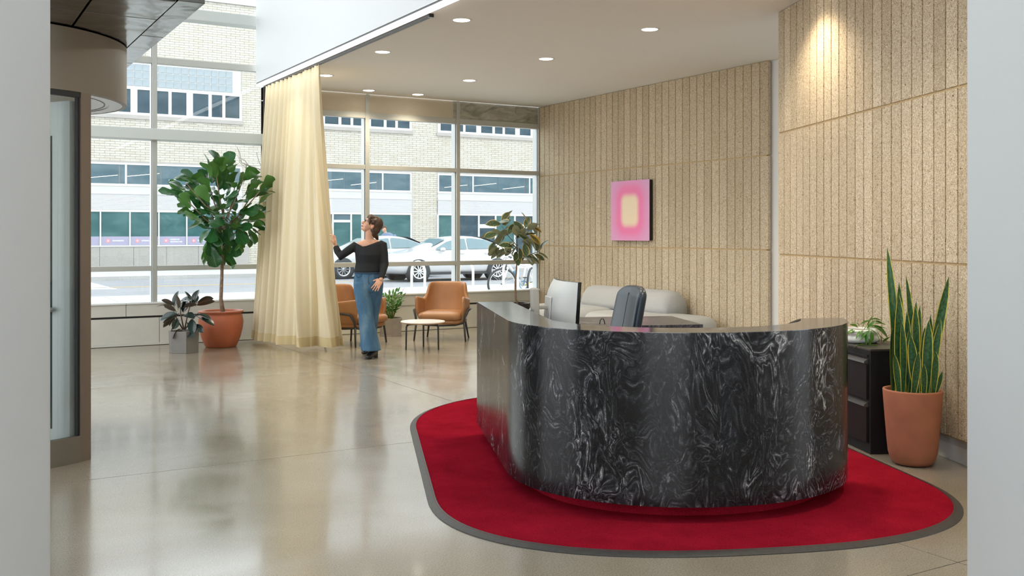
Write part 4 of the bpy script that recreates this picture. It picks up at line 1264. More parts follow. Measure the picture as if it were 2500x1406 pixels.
def lounge_chair(label, loc, rz):
    c = thing('lounge_chair', label, 'armchair', loc, rz, 'tan leather lounge chairs by the window')
    # outer shell: curved band around back and sides, open at the front
    def shell_ring(t):
        # t in [-1,1]: left arm front -> back -> right arm front
        a = t * 118
        w, d = 0.355, 0.33
        x = w * math.copysign(abs(math.sin(R(a))) ** 0.62, t)
        y = d * math.copysign(abs(math.cos(R(a))) ** 0.75, math.cos(R(a))) + 0.0
        if abs(t) > 0.80:
            s = (abs(t) - 0.80) / 0.20
            x *= 1 + 0.05 * s
            y = y - 0.10 * s
        return x, y
    n = 40
    inn, out = [], []
    for i in range(n + 1):
        t = 2 * i / n - 1
        x, y = shell_ring(t)
        at = abs(t)
        # top height: high back in the middle, dropping to the arms
        if at < 0.46: zt = 0.80 - 0.012 * (at / 0.46) ** 4
        elif at < 0.62: zt = 0.79 - 0.23 * (0.5 - 0.5 * math.cos(math.pi * (at - 0.46) / 0.16))
        else: zt = 0.57 + 0.055 * ((at - 0.62) / 0.38)
        lean_b = 0.10 if at < 0.5 else 0.02
        inn.append((x, y, zt, at)); out.append((x, y, zt, at))
    m = MB()
    K = 8
    cols = []
    for (x, y, zt, at) in inn:
        col = []
        for j in range(K + 1):
            u = j / K
            z = 0.265 + (zt - 0.265) * u
            r = math.hypot(x, y) or 1
            f = 0.80 + 0.20 * min(1, u * 2.2) ** 0.7
            lean = (0.11 * max(0, u - 0.25)) * max(0, 1 - (at / 0.7) ** 2)
            narrow = 1.0 - (0.17 * max(0, u - 0.3) if at < 0.60 else 0.0)
            col.append(Vector((x * f * narrow, y * f + lean, z)))
        cols.append(col)
    rings = []
    th = 0.052
    for i, col in enumerate(cols):
        ring_o = col
        ring_i = []
        for j, p_ in enumerate(col):
            q = Vector((p_.x, p_.y, 0)); ql = q.length or 1
            ring_i.append(p_ - Vector((q.x / ql, q.y / ql, 0)) * th + Vector((0, 0, 0.0 if j < K else -0.004)))
        rings.append([tuple(p_) for p_ in ring_o] + [tuple(p_) for p_ in reversed(ring_i)])
    m.loft(rings)
    m.build('shell', M['tan'], c, smooth=True, sub=1)
    # belly of the shell and seat cushion
    def slab(w, d, z0, z1, y0, r, nm, mt, puff):
        o = [(x, y) for x, y in rounded_rect(-w, w, y0 - d, y0 + d, r, 6)]
        rr = []
        for s_, z in ((0.90, z0), (0.985, z0 + (z1 - z0) * 0.22), (1.0, z0 + (z1 - z0) * 0.5), (0.985, z0 + (z1 - z0) * 0.78), (0.90, z1), (0.55, z1 + puff), (0.2, z1 + puff * 1.1)):
            rr.append([(x * s_, (y - y0) * s_ + y0, z) for x, y in o])
        return MB().loft(rr).build(nm, mt, c, smooth=True)
    slab(0.30, 0.31, 0.235, 0.30, -0.03, 0.13, 'seat_shell', M['tan_in'], 0.0)
    slab(0.295, 0.315, 0.292, 0.395, -0.05, 0.09, 'seat', M['tan'], 0.018)
    # metal frame: a hoop under the shell that rises to a bracket on each arm, and four legs
    for s in (-1, 1):
        MB().tube([(s * 0.375, 0.06, 0.435), (s * 0.385, -0.09, 0.430), (s * 0.380, -0.185, 0.42), (s * 0.345, -0.225, 0.33), (s * 0.335, -0.235, 0.24)], [0.014, 0.016, 0.017, 0.015, 0.014], 8).build('arm_bracket', M['chair_frame'], c, smooth=True)
        MB().tube([(s * 0.336, -0.232, 0.26), (s * 0.362, -0.255, 0.0)], [0.0155, 0.0115], 10).build('leg', M['chair_frame'], c, smooth=True)
        MB().tube([(s * 0.26, 0.24, 0.25), (s * 0.30, 0.285, 0.0)], [0.0155, 0.0115], 10).build('leg', M['chair_frame'], c, smooth=True)
    MB().tube([(-0.336, -0.232, 0.25), (-0.22, -0.26, 0.222), (0.0, -0.27, 0.214), (0.22, -0.26, 0.222), (0.336, -0.232, 0.25)], 0.011, 8).build('front_rail', M['chair_frame'], c, smooth=True)
    for s in (-1, 1):
        MB().tube([(s * 0.33, -0.23, 0.245), (s * 0.28, 0.0, 0.225), (s * 0.26, 0.24, 0.245)], 0.011, 8).build('side_rail', M['chair_frame'], c, smooth=True)
    return c
lounge_chair('tan leather lounge chair facing the room, beside the round table', (6.24, 12.43, 0), R(-39))
lounge_chair('tan leather lounge chair half hidden behind the walking woman', (4.955, 12.50, 0), R(33.4))

# ---- round side table
M['table_white'] = plain('white_laminate', (0.82, 0.81, 0.80), 0.25)
M['ply'] = plain('plywood_edge', (0.56, 0.38, 0.22), 0.5, vary=0.1, vscale=30)
st_ = thing('side_table', 'low round white table on slim black legs', 'table', (5.49, 11.53, 0))
MB().lathe([(0.001, 0.358), (0.281, 0.358), (0.284, 0.354), (0.284, 0.348)], 56).build('table_top', M['table_white'], st_, auto=40)
MB().lathe([(0.284, 0.348), (0.278, 0.338), (0.262, 0.332), (0.001, 0.332)], 56).build('top_edge', M['ply'], st_, auto=40)
for q in ((5.265, 11.544), (5.612, 11.764), (5.628, 11.329)):
    d = Vector((q[0] - 5.49, q[1] - 11.53, 0)); d = d.normalized() * 0.225
    MB().tube([Vector((0, 0, 0.322)), d * 0.80 + Vector((0, 0, 0.322)), d * 0.95 + Vector((0, 0, 0.312)), d + Vector((0, 0, 0.285)), d * 1.02], [0.011, 0.012, 0.013, 0.012, 0.010], 8).build('leg', M['chair_frame'], st_, smooth=True)

# ---- modular sofa along the acoustic wall
M['linen'] = plain('pale_grey_linen', (0.46, 0.47, 0.465), 0.9, vary=0.06, vscale=90, bump=0.25, bscale=160, Sheen_Weight=0.15)
def soft_box(x0, x1, y0, y1, z0, z1, r, rv, n=8):
    o = rounded_rect(x0, x1, y0, y1, r, n)
    cx_, cy_ = (x0 + x1) / 2, (y0 + y1) / 2
    rings = []
    hw, hd_ = (x1 - x0) / 2, (y1 - y0) / 2
    for k in range(5):
        a = R(90 * k / 4)
        ins = rv * (1 - math.sin(a)); z = z0 + rv * (1 - math.cos(a)) * 0.6
        rings.append([(cx_ + (x - cx_) * (hw - ins) / hw, cy_ + (y - cy_) * (hd_ - ins) / hd_, z) for x, y in o])
    for k in range(6):
        a = R(90 * k / 5)
        ins = rv * (1 - math.cos(a)); z = z1 - rv + rv * math.sin(a)
        rings.append([(cx_ + (x - cx_) * (hw - ins) / hw, cy_ + (y - cy_) * (hd_ - ins) / hd_, z) for x, y in o])
    rings.append([(cx_ + (x - cx_) * 0.5, cy_ + (y - cy_) * 0.5, z1 + 0.012) for x, y in o])
    return MB().loft(rings)
sf = thing('sofa', 'pale grey modular sofa with bolster backrest along the acoustic wall', 'sofa', (8.1, 11.0, 0))
soft_box(-0.60, 0.50, -1.80, 0.10, 0.09, 0.435, 0.42, 0.11).build('seat', M['linen'], sf, smooth=True)
soft_box(-0.55, 0.50, 0.09, 1.55, 0.09, 0.445, 0.36, 0.11).build('seat', M['linen'], sf, smooth=True)
# bolster backrest with a D-shaped section
rings = []
N = 26
for k in range(N + 1):
    y = -1.02 + 1.94 * k / N
    e = min(1.0, min(k, N - k) / 2.2)
    s = 0.80 + 0.20 * math.sqrt(max(0, 1 - (1 - e) ** 2))
    ring = []
    for a in range(0, 21):
        th = R(180 * a / 20)
        ring.append((0.29 - 0.215 * math.cos(th) * s * (1.0), y, 0.44 + 0.295 * math.sin(th) ** 0.75 * s))
    ring += [(0.29 - 0.15 * (1 - 2 * q), y, 0.425) for q in (0.9, 0.5, 0.1)][::1]
    rings.append(ring)
MB().loft(rings).build('backrest', M['linen'], sf, smooth=True)
MB().box(-0.45, 0.40, -1.75, 1.4, 0.0, 0.10).build('plinth', M['black_metal'], sf)

# ---- pink gradient canvas on the acoustic wall (plain soft-edged colour panel)
t = NT('pink_gradient_print')
tc = t.n('ShaderNodeTexCoord').outputs['Object']
sx = t.n('ShaderNodeSeparateXYZ'); t.l(tc, sx.inputs[0])
def rrect(hw, hh, soft):
    ax = t.math('SUBTRACT', t.math('ABSOLUTE', sx.outputs['Y']), hw)
    az = t.math('SUBTRACT', t.math('ABSOLUTE', sx.outputs['Z']), hh)
    ax = t.math('MAXIMUM', ax, 0.0); az = t.math('MAXIMUM', az, 0.0)
    d = t.math('SQRT', t.math('ADD', t.math('MULTIPLY', ax, ax), t.math('MULTIPLY', az, az)))
    return t.math('DIVIDE', d, soft)
outer = t.ramp(rrect(0.10, 0.14, 0.36), [(0.0, (0.93, 0.20, 0.44)), (0.42, (0.92, 0.21, 0.45)), (0.78, (0.83, 0.32, 0.58)), (1.0, (0.76, 0.38, 0.62))], 'EASE')
core = t.ramp(rrect(0.09, 0.12, 0.18), [(0.25, (1, 1, 1)), (0.85, (0, 0, 0))], 'EASE')
t.col(t.mix(core.outputs[0], outer.outputs[0], (0.92, 0.74, 0.52)))
t.set(0.55)
ar = thing('wall_art', 'pink canvas with a glowing cream rectangle on the acoustic wall', 'painting', (8.60, 11.24, 1.805))
MB().box(-0.018, -0.014, -0.445, 0.445, -0.425, 0.425).build('print', t.m, ar)
MB().box(-0.014, 0.045, -0.44, 0.44, -0.42, 0.42).build('frame', M['black_gloss'], ar)
# ================================================================== PLANTS
def leaf_mat(name, top, under, vein=None, margin=None, rough=0.35, trans=0.15, bands=None, blotch=None, margin_w=0.30, wob=0.16):
    t = NT(name)
    u = t.uv()
    s = t.n('ShaderNodeSeparateXYZ'); t.l(u, s.inputs[0])
    across = t.math('ABSOLUTE', t.math('SUBTRACT', s.outputs['Y'], 0.5))      # 0 midrib .. 0.5 edge
    oi = t.n('ShaderNodeObjectInfo')
    nz = t.noise(t.obj(), 9, 3)
    lo = tuple(x * 0.75 for x in top); hi = tuple(min(1, x * 1.35) for x in top)
    c = t.ramp(t.math('MULTIPLY_ADD', oi.outputs['Random'], 0.5, t.math('MULTIPLY', nz.outputs['Fac'], 0.5)), [(0.2, lo), (0.8, hi)]).outputs[0]
    if bands:
        w = t.noise(t.scale(u, (26, 5, 1)), 1.0, 3, 0.6, 0.8)
        c = t.mix(t.ramp(w.outputs['Fac'], [(0.44, (0,) * 3), (0.56, (1,) * 3)]).outputs[0], c, bands)
    if vein:
        ph = t.math('SUBTRACT', s.outputs['X'], t.math('MULTIPLY', across, 0.55))
        pp = t.math('PINGPONG', t.math('MULTIPLY', ph, 9.0), 0.5)
        side = t.math('LESS_THAN', pp, 0.045)
        mid = t.math('LESS_THAN', across, 0.016)
        c = t.mix(t.math('MULTIPLY', t.math('MAXIMUM', side, mid), 0.75), c, vein)
    if blotch:
        b = t.noise(t.scale(u, (3, 3, 1)), 2.2, 2, 0.5, 1.0)
        c = t.mix(t.ramp(b.outputs['Fac'], [(0.50, (0,) * 3), (0.54, (0.8,) * 3)]).outputs[0], c, blotch)
    if margin:
        e = t.noise(t.scale(u, (14, 3, 1)), 1.0, 3)
        am = t.math('ADD', across, t.math('MULTIPLY', t.math('SUBTRACT', e.outputs['Fac'], 0.5), wob))
        c = t.mix(t.math('GREATER_THAN', am, margin_w), c, margin)
    geo = t.n('ShaderNodeNewGeometry')
    c = t.mix(geo.outputs['Backfacing'], c, under)
    t.col(c)
    t.set(rough, Specular_IOR_Level=0.5)
    tr = t.n('ShaderNodeBsdfTranslucent'); t.l(c, tr.inputs['Color'])
    mx = t.n('ShaderNodeMixShader', Fac=trans)
    t.l(t.b.outputs[0], mx.inputs[1]); t.l(tr.outputs[0], mx.inputs[2]); t.l(mx.outputs[0], t.out.inputs['Surface'])
    return t.m


def leaf_mesh(name, L, W, prof, m, nl=9, nw=4, fold=0.15, curl=0.25, wave=0.0, petiole=0.12, seed=0, twist=0.0):
    rnd = random.Random(seed)
    me = bpy.data.meshes.new(name)
    vs, fs, uvs = [], [], []
    for j in range(nl + 1):
        t = j / nl
        w = W * 0.5 * prof(t)
        y = L * (petiole + t)
        z = -curl * L * t * t
        ph = rnd.uniform(0, 6.28)
        for i in range(nw + 1):
            s = 2 * i / nw - 1
            x = w * s
            zz = z + fold * abs(x) + wave * W * math.sin(t * 9 + (2.0 if s > 0 else 0) + seed) * s * s
            if twist:
                a = twist * t
                x, zz = x * math.cos(a) - (zz - z) * math.sin(a), z + x * math.sin(a) + (zz - z) * math.cos(a)
            vs.append((x, y, zz)); uvs.append((t, i / nw))
    k = nw + 1
    for j in range(nl):
        for i in range(nw):
            a = j * k + i
            fs.append((a, a + 1, a + k + 1, a + k))
    if petiole > 0:      # short stalk: three-sided
        b = len(vs)
        r = 0.012 * (L ** 0.5) * 0.6
        for y in (0.0, L * petiole * 1.1):
            for a in range(3):
                vs.append((r * math.cos(2.094 * a + 0.5), y, r * math.sin(2.094 * a + 0.5))); uvs.append((0, 0.5))
        for a in range(3): fs.append((b + a, b + (a + 1) % 3, b + 3 + (a + 1) % 3, b + 3 + a))
    me.from_pydata(vs, [], fs)
    ul = me.uv_layers.new(name='UVMap')
    for lp in me.loops: ul.data[lp.index].uv = uvs[lp.vertex_index]
    me.polygons.foreach_set('use_smooth', [True] * len(me.polygons))
    me.materials.append(m)
    me.update()
    return me


def interp(tab):
    def f(t):
        for (a, p), (b, q) in zip(tab[:-1], tab[1:]):
            if a <= t <= b: return p + (q - p) * (t - a) / (b - a)
        return tab[-1][1]
    return f
P_FIDDLE = interp([(0, .10), (.12, .40), (.3, .58), (.45, .66), (.62, .90), (.80, 1.0), (.92, .80), (1, .12)])
P_OVAL = interp([(0, .10), (.12, .50), (.3, .86), (.5, 1.0), (.7, .90), (.86, .60), (.95, .28), (1, .03)])
P_SWORD = interp([(0, .55), (.15, .72), (.4, .95), (.6, 1.0), (.8, .80), (.93, .36), (1, .02)])
P_LANCE = interp([(0, .15), (.2, .7), (.45, 1.0), (.7, .8), (.9, .35), (1, .02)])


def orient(b, d, roll=0.0, s=1.0):
    d = Vector(d).normalized()
    x = d.cross(Vector((0, 0, 1)))
    if x.length < 1e-3: x = Vector((1, 0, 0))
    x.normalize()
    z = x.cross(d)
    m = Matrix(((x.x, d.x, z.x, b[0]), (x.y, d.y, z.y, b[1]), (x.z, d.z, z.z, b[2]), (0, 0, 0, 1)))
    return m @ Matrix.Rotation(roll, 4, 'Y') @ Matrix.Scale(s, 4)


M['terracotta_red'] = plain('glazed_terracotta', (0.46, 0.125, 0.055), 0.42, vary=0.08, vscale=5)
M['terracotta'] = plain('raw_terracotta', (0.40, 0.155, 0.085), 0.8, vary=0.10, vscale=7, bump=0.05, bscale=30)
M['planter_grey'] = plain('grey_planter', (0.195, 0.185, 0.17), 0.5, vary=0.05)
M['planter_stone'] = plain('taupe_planter', (0.36, 0.325, 0.285), 0.6, vary=0.08, vscale=12)
M['soil'] = plain('gravel_soil', (0.30, 0.255, 0.205), 0.95, vary=0.5, vscale=160, bump=0.8, bscale=120)
M['trunk'] = plain('tree_trunk', (0.24, 0.17, 0.12), 0.85, vary=0.3, vscale=40, bump=0.3, bscale=60)
M['stem_dark'] = plain('dark_stem', (0.10, 0.075, 0.05), 0.7)
M['stem_green'] = plain('green_stem', (0.22, 0.36, 0.08), 0.6)
M['ceramic_white'] = plain('white_ceramic', (0.76, 0.78, 0.77), 0.35)

# ---- fiddle-leaf fig in a round terracotta pot
fg = thing('potted_fig_tree', 'tall fiddle-leaf fig in a round glazed terracotta pot by the window', 'potted tree', (3.33, 13.12, 0))
MB().lathe([(0.0, 0.0), (0.185, 0.0), (0.20, 0.012), (0.245, 0.12), (0.276, 0.24), (0.286, 0.33), (0.272, 0.41), (0.255, 0.440), (0.285, 0.452), (0.290, 0.470), (0.272, 0.476), (0.250, 0.462), (0.236, 0.438), (0.236, 0.40)], 56).build('pot', M['terracotta_red'], fg, smooth=True)
MB().lathe([(0.0, 0.452), (0.12, 0.450), (0.24, 0.442)], 32).build('soil', M['soil'], fg, smooth=True)
TR = [Vector((0.02, -0.02, 0.44)), Vector((0.0, 0.0, 0.62)), Vector((0.015, 0.01, 0.95)), Vector((0.02, 0.0, 1.30)), Vector((0.035, 0.01, 1.58)), Vector((0.03, 0.0, 1.80))]
MB().tube(TR, [0.032, 0.024, 0.021, 0.021, 0.019, 0.015], 10).build('trunk', M['trunk'], fg, smooth=True)
MAT_FIG = leaf_mat('fig_leaf', (0.022, 0.105, 0.028), (0.085, 0.22, 0.045), vein=(0.10, 0.22, 0.075), rough=0.28, trans=0.18)
FIG = [leaf_mesh('leaf', 0.235, 0.180, P_FIDDLE, MAT_FIG, 9, 6, 0.14, cr, 0.055, 0.10, sd) for sd, cr in ((1, 0.28), (2, 0.10), (3, 0.45), (4, -0.12))]
rn = random.Random(21)
SCR = 13.05 / F_PX       # metres per pixel at the tree
def scr(px, py, dep=0.0):  # offset from the pot centre, in the tree's own frame
    return RT * ((px - 541) * SCR) + FW * dep + Vector((0, 0, 1.48 - (py - 570) * SCR))
# main boughs
tips = [(470, 450), (500, 425), (540, 430), (590, 425), (630, 455), (650, 470), (505, 495), (560, 480), (615, 500), (600, 535), (520, 545), (480, 495), (575, 455), (625, 560)]
for k, (px, py) in enumerate(tips):
    dep = rn.uniform(-0.32, 0.32)
    b = TR[3].lerp(TR[5], rn.uniform(0.2, 1.0)) if py < 520 else TR[3].lerp(TR[4], rn.uniform(0, .6))
    e = scr(px, py, dep)
    mid = b.lerp(e, 0.5) + Vector((0, 0, -0.05))
    MB().tube([b, mid, e], [0.012, 0.009, 0.006], 6).build('bough', M['trunk'], fg, smooth=True)
# crown silhouette rows: y pixel, left, right
SIL = [(398, 525, 565), (415, 495, 600), (435, 440, 640), (455, 430, 655), (475, 420, 655), (495, 445, 650), (515, 460, 640), (535, 475, 635), (550, 485, 625), (565, 492, 612), (580, 498, 600), (595, 500, 592), (610, 505, 582), (622, 512, 572)]
leaves = []
for (y, l, r) in SIL:
    nrow = max(4, int((r - l) / 13))
    for i in range(nrow):
        px = l + (r - l) * (i + rn.uniform(0.15, 0.85)) / nrow
        leaves.append((px, y + rn.uniform(-8, 8), rn.uniform(-0.36, 0.36) * (1 if y < 560 else 0.6)))
leaves += [(425, 470, 0.0), (432, 455, .1), (655, 465, -.1), (645, 455, .1), (500, 632, -.05), (512, 628, -.12), (640, 545, -.1), (625, 565, -.05), (608, 580, 0.0), (560, 632, .1), (535, 395, 0), (560, 392, .05)]
for k, (px, py, dep) in enumerate(leaves):
    p = scr(px, py, dep)
    c0 = scr(541, 505, 0)
    d = (p - c0); d.z *= 0.8
    d += Vector((rn.uniform(-.25, .25), rn.uniform(-.25, .25), rn.uniform(0.0, .40) if py < 560 else rn.uniform(-.5, .05)))
    if d.length < 0.05: d = Vector((0.2, -0.2, 0.3))
    d.normalize()
    base = p - d * 0.12
    link_mesh('leaf', FIG[k % 4], fg, orient(base, d, rn.uniform(-0.9, 0.9), rn.uniform(0.78, 1.12)))

# ---- dark rubber plant in a hexagonal grey planter
def hexa(name, label, loc, r, h, m, rot=0.0, taper=0.96):
    o = thing(name, label, 'potted plant', loc)
    ring = lambda rr, z: [(rr * math.cos(R(60 * k) + rot), rr * math.sin(R(60 * k) + rot), z) for k in range(6)]
    MB().loft([ring(r * 0.96, 0.0), ring(r * 0.96, 0.012), ring(r * taper, 0.012), ring(r, h), ring(r * 0.90, h), ring(r * 0.88, h - 0.05)]).build('planter', m, o, bevel=0.003)
    MB().prism([(x, y) for x, y, z in ring(r * 0.895, 0)], h - 0.055, h - 0.03).build('soil', M['soil'], o)
    return o
rp = hexa('rubber_plant', 'dark-leaved rubber plant in a small grey hexagonal planter', (2.775, 12.74, 0), 0.195, 0.27, M['planter_grey'], rot=R(26))
MAT_RUB = leaf_mat('rubber_leaf', (0.020, 0.036, 0.030), (0.075, 0.058, 0.042), vein=None, margin=None, rough=0.20, trans=0.04)
RUB = [leaf_mesh('leaf', 0.20, 0.105, P_OVAL, MAT_RUB, 8, 4, 0.30, cr, 0.0, 0.12, sd) for sd, cr in ((11, 0.12), (12, 0.35), (13, -0.05))]
SC2 = 12.34 / F_PX
def scr2(px, py, dep=0.0): return RT * ((px - 450) * SC2) + FW * dep + Vector((0, 0, 1.48 - (py - 570) * SC2))
for a, b in (((450, 805), (440, 735)), ((452, 805), (472, 725)), ((448, 805), (425, 760)), ((452, 806), (485, 765))):
    MB().tube([scr2(*a), scr2((a[0] + b[0]) / 2 - 2, (a[1] + b[1]) / 2), scr2(*b)], [0.009, 0.008, 0.005], 6).build('stem', M['stem_dark'], rp, smooth=True)
RL = [(437, 758, 438, 724, -.05), (472, 742, 476, 712, .05), (470, 742, 448, 718, .1), (425, 755, 427, 728, .05), (424, 752, 398, 742, .0), (480, 745, 520, 730, -.05), (476, 748, 500, 740, .1), (440, 765, 402, 772, -.1), (436, 770, 406, 790, -.12),
      (432, 775, 396, 798, .02), (445, 780, 408, 812, -.15), (440, 775, 436, 798, -.18), (448, 800, 434, 820, -.2), (452, 770, 470, 765, -.15), (455, 760, 466, 752, -.1), (465, 765, 492, 775, -.05), (480, 768, 518, 775, .05), (470, 775, 478, 800, -.1), (478, 790, 500, 805, -.12), (462, 812, 474, 812, -.16), (445, 768, 448, 740, .12), (460, 748, 470, 728, .15), (430, 765, 412, 752, .12), (455, 785, 462, 800, .05)]
rn = random.Random(5)
RL += [(ax + rn.uniform(-8, 8), ay + rn.uniform(-8, 8), bx + rn.uniform(-14, 14), by + rn.uniform(-12, 12), rn.uniform(-.16, .16)) for ax, ay, bx, by, dep in RL[::2] if by < 800]
for k, (ax, ay, bx, by, dep) in enumerate(RL):
    a, b = scr2(ax, ay, dep * 0.3), scr2(bx, by, dep)
    link_mesh('leaf', RUB[k % 3], rp, orient(a, b - a, rn.uniform(-.9, .9), rn.uniform(0.85, 1.1)))

# ---- feathery green plant in a taupe hexagonal planter
zz = hexa('zz_plant', 'feathery green plant in a taupe hexagonal planter behind the woman', (5.83, 13.33, 0), 0.185, 0.255, M['planter_stone'], rot=R(10), taper=0.92)
MAT_ZZ = leaf_mat('zz_leaf', (0.050, 0.20, 0.035), (0.12, 0.32, 0.07), rough=0.25, trans=0.15)
ZL = [leaf_mesh('leaf', 0.095, 0.038, P_LANCE, MAT_ZZ, 5, 2, 0.25, 0.15, 0, 0.05, s) for s in (1, 2)]
rn = random.Random(9)
for k in range(17):
    a = 6.28 * k / 17 + rn.uniform(-.2, .2)
    le = rn.uniform(0.10, 0.27)
    h = rn.uniform(0.24, 0.44)
    pts = [Vector((0.03 * math.cos(a), 0.03 * math.sin(a), 0.22)), Vector((0.5 * le * math.cos(a), 0.5 * le * math.sin(a), 0.22 + h * 0.55)), Vector((le * math.cos(a), le * math.sin(a), 0.22 + h))]
    st = MB().tube(pts, [0.008, 0.006, 0.003], 6).build('stem', M['stem_green'], zz, smooth=True)
    for j in range(9):
        u = 0.3 + 0.7 * j / 9
        p = pts[0].lerp(pts[1], u * 2) if u < 0.5 else pts[1].lerp(pts[2], u * 2 - 1)
        tg = (pts[2] - pts[1]).normalized()
        sd = tg.cross(Vector((math.cos(a), math.sin(a), 0.3))).normalized() * (1 if j % 2 else -1)
        link_mesh('leaf', ZL[j % 2], st, orient(p, sd * 0.9 + tg * 0.8, rn.uniform(-.5, .5), rn.uniform(.8, 1.1)))
    link_mesh('leaf', ZL[0], st, orient(pts[2], pts[2] - pts[1], 0, 1.0))

# ---- variegated rubber tree behind the sofa end
vf = thing('variegated_fig', 'slender tree with cream-edged leaves in a black pot near the window corner', 'potted tree', (7.78, 12.98, 0))
MB().lathe([(0.0, 0.0), (0.15, 0.0), (0.16, 0.02), (0.19, 0.36), (0.20, 0.42), (0.178, 0.42), (0.17, 0.37)], 32).build('pot', M['black_gloss'], vf, smooth=True)
MB().lathe([(0.0, 0.40), (0.175, 0.39)], 24).build('soil', M['soil'], vf)
VD = (Vector((7.78, 12.98, 0)).dot(FW))
SC3 = VD / F_PX
VX = C_X + F_PX * Vector((7.78, 12.98, 0)).dot(RT) / VD
def scr3(px, py, dep=0.0): return RT * ((px - VX) * SC3) + FW * dep + Vector((0, 0, 1.48 - (py - 570) * SC3))
MB().tube([Vector((0, 0, 0.39)), scr3(1259, 730), scr3(1258, 690), scr3(1261, 655), scr3(1262, 632)], [0.018, 0.016, 0.014, 0.012, 0.011], 8).build('trunk', M['trunk'], vf, smooth=True)
for pts in ([(1262, 640), (1250, 620), (1228, 606), (1212, 588)], [(1262, 632), (1262, 600), (1240, 575), (1225, 552)], [(1263, 635), (1275, 610), (1283, 580), (1292, 555)], [(1263, 642), (1290, 622), (1312, 615), (1322, 605)], [(1262, 634), (1263, 605), (1262, 580)]):
    MB().tube([scr3(*q, dep=0.05 * i * (1 if pts[-1][0] % 2 else -1)) for i, q in enumerate(pts)], [0.008, 0.006, 0.005, 0.004][:len(pts)], 6).build('branch', M['stem_dark'], vf, smooth=True)
MAT_VAR = leaf_mat('variegated_leaf', (0.055, 0.105, 0.045), (0.27, 0.29, 0.17), margin=(0.60, 0.50, 0.22), rough=0.35, trans=0.12, blotch=(0.13, 0.17, 0.10), margin_w=0.40)
MAT_GOLD = leaf_mat('gold_leaf', (0.16, 0.13, 0.04), (0.40, 0.25, 0.05), margin=(0.62, 0.40, 0.08), rough=0.4, trans=0.2, blotch=(0.10, 0.11, 0.05), margin_w=0.24)
VRL = [leaf_mesh('leaf', 0.155, 0.094, P_OVAL, (MAT_GOLD if sd == 24 else MAT_VAR), 8, 4, 0.22, cr, 0.0, 0.12, sd) for sd, cr in ((21, 0.15), (22, 0.4), (23, 0.0), (24, 0.2))]
VLv = [(1228, 545, 1240, 524, 0), (1225, 548, 1212, 545, 0), (1226, 550, 1230, 543, .1), (1222, 562, 1204, 568, .1), (1212, 575, 1188, 572, 0), (1220, 572, 1232, 562, .1), (1212, 588, 1190, 620, .1), (1215, 595, 1205, 625, -.1), (1228, 606, 1204, 628, -.1), (1240, 575, 1256, 545, 0), (1244, 590, 1228, 610, -.15),
       (1262, 580, 1258, 553, -.15), (1262, 585, 1275, 552, 0), (1290, 552, 1282, 527, 3), (1292, 552, 1322, 562, 3), (1292, 560, 1308, 550, 0), (1290, 570, 1316, 590, 3), (1285, 575, 1300, 600, 3), (1264, 600, 1248, 620, -.2), (1266, 602, 1275, 625, -.2), (1280, 592, 1284, 622, -.2), (1262, 612, 1258, 632, -.1), (1255, 605, 1230, 592, -.2), (1270, 590, 1292, 590, -.2),
       (1312, 615, 1340, 630, 0), (1318, 610, 1328, 590, 0), (1300, 618, 1330, 640, 3), (1290, 622, 1310, 635, 0), (1275, 625, 1300, 632, 0), (1258, 590, 1240, 600, .1), (1250, 570, 1262, 558, .15), (1280, 565, 1270, 548, .2), (1275, 575, 1298, 572, .1), (1235, 568, 1222, 590, .1), (1245, 615, 1222, 622, .15), (1270, 615, 1282, 632, .15), (1262, 570, 1280, 580, -.2), (1300, 575, 1312, 600, .1)]
rn = random.Random(3)
VLv += [(ax + rn.uniform(-9, 9), ay + rn.uniform(-6, 10), bx + rn.uniform(-12, 12), by + rn.uniform(-8, 10), rn.uniform(-.22, .22)) for ax, ay, bx, by, dep in VLv if 1205 < ax < 1305]
for k, (ax, ay, bx, by, dep) in enumerate(VLv):
    gold = dep == 3
    dd = 0.0 if gold else dep
    a, b = scr3(ax, ay, dd * 0.6), scr3(bx, by, dd + rn.uniform(-.08, .08))
    link_mesh('leaf', VRL[3 if gold else k % 3], vf, orient(a, b - a, rn.uniform(-1.0, 1.0), rn.uniform(1.1, 1.45)))

# ---- snake plant in a tall terracotta pot
sp = thing('snake_plant', 'tall snake plant with yellow leaf edges in a terracotta pot', 'potted plant', (5.46, 4.175, 0))
MB().lathe([(0.0, 0.0), (0.085, 0.0), (0.115, 0.008), (0.138, 0.035), (0.150, 0.08), (0.158, 0.16), (0.172, 0.34), (0.182, 0.472), (0.181, 0.480), (0.170, 0.482), (0.163, 0.470), (0.160, 0.42)], 56).build('pot', M['terracotta'], sp, smooth=True)
MB().lathe([(0.0, 0.462), (0.08, 0.460), (0.165, 0.452)], 32).build('soil', M['soil'], sp, smooth=True)
MAT_SNK = leaf_mat('snake_leaf', (0.022, 0.088, 0.030), (0.030, 0.10, 0.036), margin=(0.66, 0.60, 0.10), rough=0.32, trans=0.04, bands=(0.050, 0.155, 0.060), margin_w=0.40, wob=0.04)
SD = Vector((5.46, 4.175, 0)).dot(FW); SC4 = SD / F_PX
SX = C_X + F_PX * Vector((5.46, 4.175, 0)).dot(RT) / SD
def scr4(px, py, dep=0.0): return RT * ((px - SX) * SC4) + FW * dep + Vector((0, 0, 1.48 - (py - 570) * SC4))
